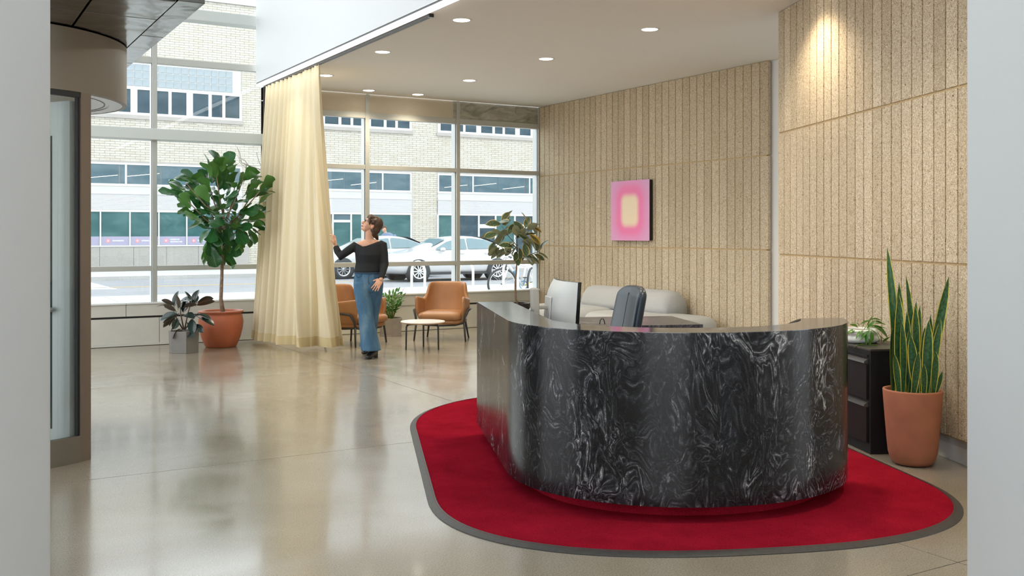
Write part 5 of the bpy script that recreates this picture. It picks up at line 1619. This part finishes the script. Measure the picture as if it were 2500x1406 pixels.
# base px, tip px,py, width(px), depth, bend
SN = [(2226, 2204, 604, 22, .06, .10), (2214, 2210, 716, 27, -.02, .0), (2222, 2226, 690, 26, .05, .02), (2208, 2190, 858, 20, -.06, -.03), (2206, 2206, 752, 18, .03, -.02), (2245, 2224, 812, 24, -.10, .0), (2250, 2246, 742, 24, -.04, .0), (2270, 2271, 778, 25, -.08, .02),
      (2262, 2248, 672, 20, .04, .12), (2285, 2337, 674, 24, .02, -.10), (2278, 2306, 776, 20, -.05, .0), (2262, 2278, 748, 20, .07, .0), (2248, 2256, 758, 18, .08, .0), (2230, 2212, 672, 14, .08, .02), (2292, 2301, 770, 22, .05, .02), (2252, 2268, 752, 16, .09, .0),
      (2290, 2302, 900, 12, -.09, .0), (2238, 2236, 800, 20, -.02, .0), (2226, 2224, 915, 12, -.09, .0), (2296, 2296, 812, 18, .0, .03), (2208, 2208, 800, 16, .06, .0), (2240, 2238, 760, 20, .02, .05), (2258, 2262, 735, 22, .03, -.03), (2276, 2290, 800, 20, .06, .05), (2218, 2216, 780, 20, -.05, .05), (2234, 2240, 850, 20, -.11, -.04), (2258, 2252, 880, 16, -.12, .03), (2282, 2284, 850, 22, -.10, .0)]
for k, (bx, tx, ty, wp, dep, bend) in enumerate(SN):
    a = scr4(bx + (SX - 2250), 962, dep); a.z = 0.45
    b = scr4(tx + (SX - 2250), ty, dep * 1.2 - 0.02)
    L = (b - a).length
    me = leaf_mesh('leaf', L, wp * SC4 * 1.0, P_SWORD, MAT_SNK, 12, 4, 0.35, bend * 0.6, 0.0, 0.0, k, twist=random.Random(k).uniform(-.5, .5))
    yv = (b - a).normalized(); zv = (-FW + yv * FW.dot(yv)).normalized(); rl = random.Random(k + 50).uniform(-.5, .5)
    xv = yv.cross(zv)
    mw = Matrix(((xv.x, yv.x, zv.x, a.x), (xv.y, yv.y, zv.y, a.y), (xv.z, yv.z, zv.z, a.z), (0, 0, 0, 1))) @ Matrix.Rotation(rl, 4, 'Y')
    link_mesh('leaf', me, sp, mw)

# ---- trailing plant in a white two-ring bowl on the file cabinet
pw = Vector((5.418, 4.505, 0)) + cn * 0.15 + cvd * 0.42
bw = thing('bowl_plant', 'trailing green plant in a white double-ring bowl on the file cabinet', 'potted plant', (pw.x, pw.y, 0.706))
MB().lathe([(0.0, 0.0), (0.115, 0.0), (0.136, 0.012), (0.143, 0.028), (0.136, 0.046), (0.124, 0.054), (0.132, 0.062), (0.136, 0.076), (0.130, 0.092), (0.118, 0.099), (0.108, 0.094), (0.104, 0.078)], 48).build('bowl', M['ceramic_white'], bw, smooth=True)
MB().lathe([(0.0, 0.088), (0.108, 0.084)], 24).build('soil', M['soil'], bw)
MAT_TR = leaf_mat('trailing_leaf', (0.055, 0.19, 0.020), (0.16, 0.34, 0.05), rough=0.3, trans=0.2)
TL = [leaf_mesh('leaf', 0.105, 0.046, P_LANCE, MAT_TR, 6, 2, 0.2, c_, 0, 0.10, s) for s, c_ in ((1, 0.5), (2, 0.2))]
BD = Vector((pw.x, pw.y, 0)).dot(FW); SC5 = BD / F_PX
def scr5(px, py, dep=0.0):
    w = ond(px, py, BD + dep); return w - Vector((pw.x, pw.y, 0.706))
TRL = [(2112, 812, 2090, 802, -.05), (2115, 805, 2130, 786, .0), (2118, 800, 2140, 790, .05), (2118, 800, 2125, 775, .1), (2125, 780, 2142, 776, .1), (2130, 790, 2155, 788, .0), (2130, 795, 2165, 808, .0), (2125, 800, 2150, 800, -.05), (2120, 802, 2148, 815, -.08), (2122, 806, 2105, 820, -.1), (2122, 806, 2112, 825, -.12), (2126, 808, 2130, 828, -.1), (2121, 825, 2125, 838, -.12), (2117, 840, 2090, 842, -.14), (2121, 842, 2150, 844, -.14), (2135, 815, 2148, 830, -.02),
       (2145, 815, 2155, 830, .02), (2154, 838, 2163, 828, -.02), (2166, 828, 2180, 838, .0), (2095, 800, 2080, 790, .0), (2098, 795, 2090, 785, .05), (2100, 792, 2112, 785, .1), (2090, 805, 2078, 806, -.05), (2105, 800, 2110, 788, .0), (2128, 785, 2150, 782, .1), (2136, 800, 2158, 798, .05), (2108, 806, 2096, 812, -.08)]
rn = random.Random(8)
for k, (ax, ay, bx, by, dep) in enumerate(TRL):
    if ay > 800: dep = dep * 1.25 - 0.03
    a, b = scr5(ax, ay, dep), scr5(bx, by, dep - 0.02)
    sc_ = max(0.7, min(1.3, (b - a).length / 0.085))
    link_mesh('leaf', TL[k % 2], bw, orient(a, b - a, rn.uniform(-.6, .6), sc_))
for pts in ([(2112, 812, -.05), (2122, 800, -.12), (2120, 822, -.15), (2116, 842, -.155)], [(2120, 808, -.02), (2140, 808, .0), (2150, 822, .0), (2165, 832, .0)], [(2105, 812, 0), (2118, 790, .08), (2128, 778, .1)]):
    MB().tube([scr5(*q) for q in pts], 0.0028, 5).build('vine', M['stem_green'], bw, smooth=True)
# ================================================================== CURTAIN
t = NT('cream_curtain')
wv = t.noise(t.scale(t.obj(), (60, 60, 300)), 1.0, 2)
cc = t.ramp(wv.outputs['Fac'], [(0.3, (0.80, 0.70, 0.48)), (0.7, (0.85, 0.765, 0.56))])
t.col(cc.outputs[0]); t.set(0.9, Sheen_Weight=0.15)
tl = t.n('ShaderNodeBsdfTranslucent'); t.l(cc.outputs[0], tl.inputs['Color'])
mx = t.n('ShaderNodeMixShader', Fac=0.16)
t.l(t.b.outputs[0], mx.inputs[1]); t.l(tl.outputs[0], mx.inputs[2]); t.l(mx.outputs[0], t.out.inputs['Surface'])
M['curtain'] = t.m
M['hem'] = plain('curtain_hem', (0.72, 0.585, 0.33), 0.9)
ct = thing('curtain', 'full-height cream curtain being drawn along its ceiling track', 'curtain', (4.1, 12.5, 0))
TOPP = [(4.09, 13.58), (4.09, 13.2), (4.09, 12.7), (4.09, 12.2), (4.09, 11.8), (4.09, 11.46)]
MIDP = [(4.02, 13.55), (4.03, 13.2), (4.04, 12.75), (4.06, 12.30), (4.10, 11.84), (4.285, 11.57)]
BOTP = [(3.92, 13.55), (3.93, 13.15), (3.95, 12.75), (4.05, 12.40), (4.26, 12.17), (4.62, 12.06)]
def path(P, s):
    s = min(0.99999, max(0, s)) * (len(P) - 1)
    i = int(s); u = s - i
    def cr(k):
        p0, p1, p2, p3 = P[max(i - 1, 0)][k], P[i][k], P[i + 1][k], P[min(i + 2, len(P) - 1)][k]
        return 0.5 * ((2 * p1) + (-p0 + p2) * u + (2 * p0 - 5 * p1 + 4 * p2 - p3) * u * u + (-p0 + 3 * p1 - 3 * p2 + p3) * u ** 3)
    return Vector((cr(0), cr(1)))
NSC, NT_ = 300, 26
def curtain_pt(s, v, thick=0.0):
    # v: 0 top .. 1 hem
    if v < 0.6: P = path(TOPP, s).lerp(path(MIDP, s), (v / 0.6) ** 1.3)
    else: P = path(MIDP, s).lerp(path(BOTP, s), ((v - 0.6) / 0.4) ** 1.2)
    e = 0.004
    if v < 0.6: Q = path(TOPP, min(1, s + e)).lerp(path(MIDP, min(1, s + e)), (v / 0.6) ** 1.3); P0 = path(TOPP, max(0, s - e)).lerp(path(MIDP, max(0, s - e)), (v / 0.6) ** 1.3)
    else: Q = path(MIDP, min(1, s + e)).lerp(path(BOTP, min(1, s + e)), ((v - 0.6) / 0.4) ** 1.2); P0 = path(MIDP, max(0, s - e)).lerp(path(BOTP, max(0, s - e)), ((v - 0.6) / 0.4) ** 1.2)
    tg = (Q - P0).normalized(); nn = Vector((-tg.y, tg.x))
    # pleats: tight towards the wall, opening into broad folds at the drawn edge
    tight = 1 - min(1, max(0, (s - 0.35) / 0.30))
    ph1 = 2 * math.pi * 15 * (s + 0.012 * math.sin(17 * s))
    ph2 = 2 * math.pi * (4.2 * s ** 1.4)
    amp1 = (0.085 + 0.025 * math.sin(9 * s)) * (0.35 + 0.65 * tight) * (0.38 + 0.62 * min(1, v * 2.5)) * (1 - 0.5 * v * (1 - tight))
    amp2 = 0.13 * min(1, 0.1 + v) * (1 - tight * 0.8) * (1 if s < 0.9 else max(0, (1 - s) / 0.1))
    w1 = math.sin(ph1 + 0.6 * math.sin(2.2 * v + 3 * s))
    off = amp1 * (math.copysign(abs(w1) ** 0.7, w1) + 0.30 * math.sin(2 * ph1 + 1.1)) + amp2 * math.sin(ph2 + 0.9)
    # gathered pinch at the hand
    hz = math.exp(-(((v - 0.60) / 0.035) ** 2)) * max(0, (s - 0.86) / 0.14)
    off += 0.03 * hz
    p = P + nn * (off + thick)
    z = 3.515 - v * (3.515 - 0.045) + (0.0 if v < 0.98 else 0.012 * math.sin(5 * s)) - 0.02 * v * (1 - abs(2 * s - 1)) * 0
    return Vector((p.x, p.y, z))
def curtain_sheet(s0, s1, v0, v1, ns, nv, thick):
    m = MB()
    for j in range(nv + 1):
        for i in range(ns + 1):
            m.v.append(tuple(curtain_pt(s0 + (s1 - s0) * i / ns, v0 + (v1 - v0) * j / nv, thick)))
    for j in range(nv):
        for i in range(ns):
            a = j * (ns + 1) + i
            m.f.append((a, a + 1, a + ns + 2, a + ns + 1))
    return m
curtain_sheet(0, 1, 0, 1, NSC, NT_, 0.0).build('drape', M['curtain'], ct, smooth=True, world=True)
curtain_sheet(0.0, 1, 0.966, 1.0, NSC, 2, 0.004).build('hem', M['hem'], ct, smooth=True, world=True)
curtain_sheet(0.0, 1, 0.966, 1.0, NSC, 2, -0.004).build('hem', M['hem'], ct, smooth=True, world=True)
curtain_sheet(0.968, 1, 0.0, 1.0, 12, NT_, -0.005).build('side_hem', M['curtain'], ct, smooth=True, world=True)

# ================================================================== WOMAN
t = NT('skin')
t.col((0.60, 0.33, 0.215)); t.set(0.45, Subsurface_Weight=0.1, Subsurface_Scale=0.02)
M['skin'] = t.m
M['sweater'] = plain('black_knit', (0.008, 0.010, 0.012), 0.85, bump=0.25, bscale=260)
t = NT('blue_denim')
p_ = t.obj()
a = t.noise(t.scale(p_, (8, 8, 2.2)), 1.0, 5, 0.6)
b = t.noise(p_, 260, 2)
c1 = t.ramp(a.outputs['Fac'], [(0.30, (0.030, 0.085, 0.165)), (0.52, (0.055, 0.140, 0.235)), (0.74, (0.16, 0.25, 0.32))])
c2 = t.ramp(b.outputs['Fac'], [(0.3, (0.8,) * 3), (0.7, (1.15,) * 3)])
t.col(t.mix(1.0, c1.outputs[0], c2.outputs[0], 'MULTIPLY')); t.set(0.85)
M['denim'] = t.m
M['denim_dark'] = plain('denim_seam', (0.03, 0.07, 0.13), 0.85)
M['hair'] = plain('brown_hair', (0.055, 0.028, 0.014), 0.45, vary=0.35, vscale=40)
M['boot'] = plain('black_boot', (0.014, 0.015, 0.017), 0.3)
M['lips'] = plain('lips', (0.45, 0.12, 0.10), 0.4)
M['eye_white'] = plain('eye_white', (0.75, 0.73, 0.70), 0.2)

WD = 11.92
def wp(px, py, f=0.0): return ond(px, py, WD - f)     # f: metres towards the camera
wroot = ond(903, 570, WD)
wo = thing('person', 'woman in black off-shoulder top and wide blue jeans drawing the curtain', 'person', (wroot.x, wroot.y, 0))
XS = RT.copy()                 # image right
YS = -FW                       # towards camera
PXM = WD / F_PX
def ringe(c, a, b, tw=0.0, n=20, ax=None, tilt_=0.0):
    """ellipse: half width a along image-right, b towards camera, in a level plane"""
    ux = XS * math.cos(tw) + YS * math.sin(tw); uy = YS * math.cos(tw) - XS * math.sin(tw)
    return [c + ux * (a * math.cos(6.2831853 * k / n)) + uy * (b * math.sin(6.2831853 * k / n)) + Vector((0, 0, tilt_ * math.cos(6.2831853 * k / n))) for k in range(n)]
def torso(m, rows):
    m.loft([ringe(wp((l + r) / 2, y, f), (r - l) / 2 * PXM, b, tw) for (y, l, r, f, b, tw) in rows])

# body: one continuous skin surface (head, neck, trunk, limbs)
bd_ = MB()
torso(bd_, [(584, 893, 917, 0.02, .052, 0), (589, 878, 930, .01, .065, 0), (596, 866, 936, 0.0, .082, 0), (612, 868, 934, .0, .095, 0), (640, 872, 930, 0, .09, 0), (665, 868, 930, 0, .10, 0), (690, 868, 930, 0, .105, 0), (705, 872, 926, 0, .09, 0)])
bd_.tube([wp(904, 596, .02), wp(902, 584, .025), wp(902, 570, .03), wp(905, 556, .02)], [0.066, 0.054, 0.053, 0.055], 14)
# right-hand limbs as seen in the picture hang down, left-hand arm reaches the curtain
SH_R, EL_R, WR_R = wp(932, 597, 0.0), wp(939.5, 645, 0.04), wp(930, 682, 0.17)
SH_L, EL_L, WR_L = wp(871, 597, 0.0), wp(829, 627, 0.06), wp(819, 599, 0.02)
bd_.tube([SH_R, SH_R.lerp(EL_R, .5), EL_R, EL_R.lerp(WR_R, .4), WR_R], [0.044, 0.040, 0.034, 0.033, 0.023], 12)
bd_.tube([SH_L, SH_L.lerp(EL_L, .5), EL_L, EL_L.lerp(WR_L, .4), WR_L], [0.044, 0.040, 0.034, 0.033, 0.023], 12)
HIP_F, KN_F, AN_F = wp(884, 694, 0.02), wp(893, 768, 0.12), wp(905, 858, 0.13)
HIP_B, KN_B, AN_B = wp(918, 694, -0.01), wp(910, 765, -0.05), wp(891, 852, -0.30)
for (h_, k_, a_) in ((HIP_F, KN_F, AN_F), (HIP_B, KN_B, AN_B)):
    bd_.tube([h_, h_.lerp(k_, .5), k_, k_.lerp(a_, .35), a_], [0.082, 0.070, 0.052, 0.048, 0.032], 12)
# head, looking up to the picture's left
hc = wp(908.5, 550, 0.03)
fdir = (XS * -0.88 + YS * 0.22 + Vector((0, 0, 0.52))).normalized()       # where the face points
udir = (Vector((0, 0, 1)) - fdir * fdir.z).normalized()
sdir = udir.cross(fdir).normalized()                                       # her side
HM = Matrix((fdir, sdir, udir)).transposed()                               # columns: forward, side, up
def H(f, s, u): return hc + fdir * f + sdir * s + udir * u
bd_.ell(H(0.0, 0, 0.022), (0.096, 0.076, 0.092), HM)                       # skull
bd_.ell(H(0.038, 0, -0.030), (0.062, 0.058, 0.070), HM)                    # mid face
bd_.ell(H(0.056, 0, -0.082), (0.036, 0.038, 0.030), HM)                    # jaw
bd_.ell(H(0.083, 0, -0.092), (0.017, 0.020, 0.016), HM)                    # chin
bd_.tube([H(0.092, 0, 0.012), H(0.106, 0, -0.012), H(0.124, 0, -0.030)], [0.009, 0.011, 0.013], 8)   # nose ridge
bd_.ell(H(0.113, 0, -0.035), (0.014, 0.019, 0.011), HM)                    # nostrils
bd_.ell(H(0.082, 0, 0.026), (0.022, 0.05, 0.014), HM)                      # brow
bd_.ell(H(0.088, 0, -0.062), (0.018, 0.026, 0.015), HM)                    # mouth mound
for s in (-1, 1):
    bd_.ell(H(-0.006, s * 0.078, -0.018), (0.018, 0.010, 0.031), HM)       # ears
    bd_.ell(H(0.052, s * 0.034, -0.032), (0.034, 0.024, 0.034), HM)        # cheeks
# hands: palm, four fingers of different length and a thumb
def hand(m, wr, fwd, flat, side, curl, spread=1.0, scale=1.0):
    """fwd: along the fingers, flat: palm normal, side: towards the thumb"""
    fwd, flat = fwd.normalized(), flat.normalized(); side = side.normalized()
    pc_ = wr + fwd * 0.045 * scale
    rot = Matrix((fwd, side, flat)).transposed()
    m.tube([wr - fwd * 0.02, wr + fwd * 0.02], [0.024, 0.026], 10)
    m.ell(pc_, (0.050 * scale, 0.042 * scale, 0.018 * scale), rot)
    for k, (ln, off) in enumerate(((0.078, 0.030), (0.088, 0.010), (0.082, -0.010), (0.064, -0.029))):
        b_ = pc_ + fwd * 0.036 * scale + side * off * 1.08 * scale
        d = (fwd + side * (off * 3.0 * spread)).normalized()
        p1_ = b_ + d * ln * 0.45 * scale
        d2 = (d * math.cos(curl) + flat * math.sin(curl)).normalized()
        p2_ = p1_ + d2 * ln * 0.32 * scale
        d3 = (d * math.cos(curl * 1.8) + flat * math.sin(curl * 1.8)).normalized()
        p3_ = p2_ + d3 * ln * 0.26 * scale
        m.tube([b_ - d * 0.015, p1_, p2_, p3_], [0.0092, 0.0088, 0.0082, 0.0070], 8)
    tb_ = pc_ - fwd * 0.020 * scale + side * 0.034 * scale
    td = (fwd * 0.75 + side * 0.55 + flat * 0.35).normalized()
    m.tube([tb_ - td * 0.01, tb_ + td * 0.030, tb_ + td * 0.055 + flat * 0.008], [0.0125, 0.0105, 0.0078], 8)
hand(bd_, WR_R, (wp(911, 713, .26) - WR_R), (YS * -1.0 + XS * -0.15), (XS * -0.80 + Vector((0, 0, 0.55))), 0.22, 1.35)
hand(bd_, WR_L, (wp(814, 568, .0) - WR_L), (XS * -0.8 + YS * -0.3), (YS * 0.95 + XS * -0.25), 1.0)
bd_.build('body', M['skin'], wo, world=True, remesh=0.0042, smo=4)
# face details
for s in (-1, 1):
    MB().ell(H(0.079, s * 0.031, 0.004), (0.011, 0.013, 0.008), HM).build('eye', M['eye_white'], wo, smooth=True, world=True)
    e_ = MB().ell(H(0.0885, s * 0.030, 0.005), (0.004, 0.006, 0.006), HM); e_.build('iris', M['hair'], wo, smooth=True, world=True)
    MB().tube([H(0.086, s * 0.012, 0.024), H(0.088, s * 0.032, 0.030), H(0.076, s * 0.052, 0.024)], 0.0035, 6).build('eyebrow', M['hair'], wo, smooth=True, world=True)
MB().tube([H(0.098, -0.020, -0.063), H(0.106, -0.008, -0.059), H(0.108, 0, -0.060), H(0.106, 0.008, -0.059), H(0.098, 0.020, -0.063)], [0.003, 0.0055, 0.005, 0.0055, 0.003], 6).build('upper_lip', M['lips'], wo, smooth=True, world=True)
MB().tube([H(0.097, -0.018, -0.068), H(0.104, 0, -0.071), H(0.097, 0.018, -0.068)], [0.003, 0.006, 0.003], 6).build('lower_lip', M['lips'], wo, smooth=True, world=True)
# glasses
gl = MB()
for s in (-1, 1):
    gl.tube([H(0.100, s * (0.033 + 0.024 * math.cos(R(a))), 0.004 + 0.018 * math.sin(R(a))) for a in range(0, 360, 24)], 0.0022, 5, closed=True)
    gl.tube([H(0.100, s * 0.057, 0.008), H(0.05, s * 0.078, 0.006), H(-0.006, s * 0.082, 0.004)], 0.002, 5)
gl.tube([H(0.100, -0.009, 0.006), H(0.108, 0, 0.010), H(0.100, 0.009, 0.006)], 0.002, 5)
gl.build('glasses', M['black_gloss'], wo, smooth=True, world=True)
# hair: cap over the skull, fringe, gathered low ponytail
hr = MB()
hr.ell(H(-0.024, 0, 0.036), (0.100, 0.088, 0.096), HM)
hr.ell(H(-0.050, 0, -0.020), (0.072, 0.078, 0.075), HM)
hr.ell(H(-0.064, 0, -0.075), (0.045, 0.050, 0.050), HM)
hr.ell(H(0.040, 0, 0.082), (0.062, 0.066, 0.036), HM)
for s in (-1, 1):
    hr.tube([H(0.070, s * 0.035, 0.082), H(0.074, s * 0.062, 0.050), H(0.055, s * 0.077, 0.015), H(0.035, s * 0.078, -0.02)], [0.022, 0.018, 0.014, 0.007], 8)
    hr.tube([H(0.020, s * 0.074, 0.06), H(0.008, s * 0.082, 0.02)], [0.026, 0.018], 8)
    hr.tube([H(0.086, s * 0.015, 0.076), H(0.092, s * 0.032, 0.050)], [0.015, 0.007], 8)
hr.tube([H(-0.066, 0, -0.075), wp(919, 578, -.03), wp(923, 586, -.04)], [0.042, 0.030, 0.010], 10)
hr.build('hair', M['hair'], wo, world=True, remesh=0.006, smo=3)
# sweater: trunk with off-shoulder neckline, two sleeves; slightly outside the skin
sw = MB()
ring_rows = []
sw.loft([ringe(wp(901, 594, 0.0), 0.180, .098, 0, 24), ringe(wp(902, 604, 0.0), 0.178, .110), ringe(wp(902, 620, .01), .172, .118), ringe(wp(901, 640, .0), .162, .112), ringe(wp(899, 655, .0), .166, .115), ringe(wp(898, 665, .0), .168, .122)]
        if False else [ringe(wp(901, 588.5, 0.0), 0.172, .070, 0, 24), ringe(wp(901, 594, 0.0), 0.182, .098, 0, 24), ringe(wp(902, 606, 0.0), 0.178, .112, 0, 24), ringe(wp(902, 622, .01), .172, .120, 0, 24), ringe(wp(901, 642, .0), .160, .114, 0, 24), ringe(wp(899, 655, .0), .163, .118, 0, 24), ringe(wp(898, 665, .0), .167, .124, 0, 24)])
sw.tube([SH_R + XS * -0.02, SH_R + XS * 0.006, SH_R.lerp(EL_R, .5) + XS * 0.006, EL_R, EL_R.lerp(WR_R, .45), WR_R + (EL_R - WR_R).normalized() * 0.012], [0.060, 0.060, 0.053, 0.047, 0.042, 0.034], 14)
sw.tube([SH_L + XS * 0.02, SH_L + XS * -0.004 + Vector((0, 0, -.008)), SH_L.lerp(EL_L, .5), EL_L, EL_L.lerp(WR_L, .45), WR_L + (EL_L - WR_L).normalized() * 0.010], [0.054, 0.054, 0.052, 0.050, 0.044, 0.034], 14)
so = sw.build('sweater', M['sweater'], wo, world=True, remesh=0.009, smo=4)
# neckline scoop: cut the shoulder opening out of the top of the sweater
cut = MB()
rows_ = []
for k in range(9):
    u = k / 8
    px = 858 + (931 - 858) * u
    dip = 586.5 + 17.5 * (1 - abs(u - 0.40) / (0.40 if u < 0.40 else 0.60)) ** 0.8
    rows_.append((px, dip))
front = [wp(px, py, 0.30) for px, py in rows_]; back = [wp(px, py - (4 if 0 < i < 8 else 0), -0.30) for i, (px, py) in enumerate(rows_)]
ft = [wp(px, 560, 0.30) for px, py in rows_]; bt_ = [wp(px, 560, -0.30) for px, py in rows_]
cut.loft([[front[i], back[i], bt_[i], ft[i]] for i in range(9)])
co = cut.build('neck_opening', None, None)
co.hide_render = True
bo_ = so.modifiers.new('neckline', 'BOOLEAN'); bo_.object = co; bo_.operation = 'DIFFERENCE'; bo_.solver = 'EXACT'
# bake the cut so the helper can go
dg = bpy.context.evaluated_depsgraph_get()
me2 = bpy.data.meshes.new_from_object(so.evaluated_get(dg))
so.modifiers.clear(); so.data = me2
me2.polygons.foreach_set('use_smooth', [True] * len(me2.polygons))
if len(me2.materials) == 0: me2.materials.append(M['sweater'])
bpy.data.objects.remove(co)
# jeans: wide flared legs
jn = MB()
jn.loft([ringe(wp(897.5, 661, 0), .150, .108, 0, 24), ringe(wp(898, 672, 0), .163, .118, 0, 24), ringe(wp(899, 688, 0), .176, .126, 0, 24), ringe(wp(900, 702, 0), .170, .122, 0, 24), ringe(wp(901, 712, 0), .150, .105, 0, 24)])
def leg(m, pts):
    m.loft([ringe(wp(px, py, f), a, b, tw, 20) for px, py, f, a, b, tw in pts])
leg(jn, [(882, 690, .02, .094, .105, 0), (884, 712, .05, .100, .112, 0), (889, 742, .09, .096, .105, 0), (893, 768, .12, .090, .100, 0), (897, 800, .14, .097, .112, 0), (902, 830, .15, .110, .130, 0), (906, 855, .16, .122, .148, 0)])
leg(jn, [(918, 690, -.01, .090, .105, 0), (916, 712, -.02, .092, .108, 0), (913, 742, -.04, .086, .100, 0), (909, 768, -.06, .080, .095, 0), (904, 800, -.14, .085, .100, 0), (900, 828, -.22, .095, .115, 0), (897, 846, -.26, .105, .125, 0)])
jn.build('jeans', M['denim'], wo, world=True, remesh=0.010, smo=5)
# belt line, fly, pockets
MB().tube([wp(898, 666, 0) + v for v in [XS * (.159 * math.cos(R(a))) + YS * (.117 * math.sin(R(a))) for a in range(0, 360, 15)]], 0.008, 6, closed=True).build('waistband', M['denim_dark'], wo, smooth=True, world=True)
MB().tube([wp(899, 668, .122), wp(899, 684, .130), wp(901, 694, .128)], 0.003, 5).build('fly_seam', M['denim_dark'], wo, smooth=True, world=True)
for pts in ([(868, 671, .07), (873, 677, .095), (881, 675, .11), (883, 669, .11)], [(928, 671, .07), (923, 677, .095), (914, 675, .11), (912, 669, .11)]):
    MB().tube([wp(*q) for q in pts], 0.003, 5).build('pocket_seam', M['denim_dark'], wo, smooth=True, world=True)
# boots
def boot(toe, heel, top):
    m = MB()
    d = (toe - heel); d.z = 0; d.normalize()
    sdv = d.cross(Vector((0, 0, 1)))
    m.tube([top, top.lerp(heel + Vector((0, 0, .09)), .6), heel + d * 0.02 + Vector((0, 0, .075))], [0.045, 0.042, 0.042], 12)
    m.tube([heel + d * 0.0 + Vector((0, 0, .075)), heel + d * 0.09 + Vector((0, 0, .055)), heel + d * 0.16 + Vector((0, 0, .036)), heel + d * 0.225 + Vector((0, 0, .026))], [0.040, 0.040, 0.036, 0.022], 12)
    m.box(-0.026, 0.026, -0.026, 0.026, 0.0, 0.075, Matrix.Translation(heel))
    m.tube([heel + d * 0.12 + Vector((0, 0, .014)), heel + d * 0.22 + Vector((0, 0, .013))], [0.013, 0.013], 8)
    return m
f_toe = onz(896, 878); f_heel = f_toe + (FW * 0.9 + RT * 0.30).normalized() * 0.22
boot(f_toe, f_heel, AN_F + Vector((0, 0, .10))).build('boot', M['boot'], wo, world=True, remesh=0.007, smo=2)
b_toe = onz(886, 866); b_heel = b_toe + (FW * 0.85 + RT * 0.45).normalized() * 0.22
boot(b_toe, b_heel, AN_B + Vector((0, 0, .10))).build('boot', M['boot'], wo, world=True, remesh=0.007, smo=2)

# ---- passer-by on the far pavement
M['jacket'] = plain('blue_jacket', (0.16, 0.21, 0.32), 0.8)
PD = 38.0
def pp_(px, py, f=0.0): return ond(px, py, PD - f)
pr_ = ond(950, 570, PD)
po = thing('person', 'passer-by in a blue jacket behind the parked white car', 'person', (pr_.x, pr_.y, 0.07))
k_ = PD / F_PX
b2_ = MB()
g0 = Vector((pr_.x, pr_.y, 0.07))
def PV(x, f, z): return g0 + RT * x - FW * f + Vector((0, 0, z))
b2_.ell(PV(-.18, .05, 1.58), (0.085, 0.10, 0.12)); b2_.tube([PV(-.10, .02, 1.36), PV(-.16, .04, 1.50)], [.06, .055], 10)
for s in (-1, 1):
    b2_.tube([PV(.0 + s * .1, 0, .92), PV(.05 + s * .12, 0, .5), PV(.02 + s * .15, s * .1, .05)], [.09, .07, .045], 10)
    b2_.tube([PV(-.02 + s * .2, 0, 1.34), PV(.02 + s * .26, .05, 1.08), PV(-.05 + s * .2, .2, .95)], [.055, .045, .03], 8)
    b2_.ell(PV(-.08 + s * .2, .24, .93), (.035, .035, .05))
b2_.loft([[PV(x + a * math.cos(6.2831853 * q / 16), bq * math.sin(6.2831853 * q / 16), z) for q in range(16)] for x, z, a, bq in ((.02, .88, .17, .11), (.02, 1.05, .16, .11), (-.02, 1.25, .20, .12), (-.06, 1.38, .16, .09), (-.08, 1.42, .07, .06))])
b2_.build('body', M['skin'], po, world=True, remesh=0.02, smo=3)
j2 = MB()
j2.loft([[PV(x + a * math.cos(6.2831853 * q / 16), bq * math.sin(6.2831853 * q / 16), z) for q in range(16)] for x, z, a, bq in ((.02, .80, .21, .15), (.02, 1.05, .20, .15), (-.02, 1.25, .24, .16), (-.06, 1.40, .19, .12), (-.08, 1.45, .10, .09))])
for s in (-1, 1): j2.tube([PV(-.02 + s * .2, 0, 1.36), PV(.02 + s * .27, .05, 1.08), PV(-.04 + s * .2, .19, .97)], [.08, .065, .05], 10)
j2.build('jacket', M['jacket'], po, world=True, remesh=0.02, smo=3)
t2 = MB()
for s in (-1, 1): t2.tube([PV(.0 + s * .1, 0, .95), PV(.05 + s * .12, 0, .5), PV(.02 + s * .15, s * .1, .06)], [.115, .09, .075], 10)
t2.build('trousers', M['denim_dark'], po, world=True, remesh=0.02, smo=2)
h2 = MB(); h2.ell(PV(-.175, .040, 1.612), (.098, .098, .115)); h2.build('hair', M['hair'], po, smooth=True, world=True)
for s in (-1, 1): MB().ell(PV(-.02 + s * .15, s * .1 + .05, .035), (.045, .12, .04)).build('shoe', M['boot'], po, smooth=True, world=True)
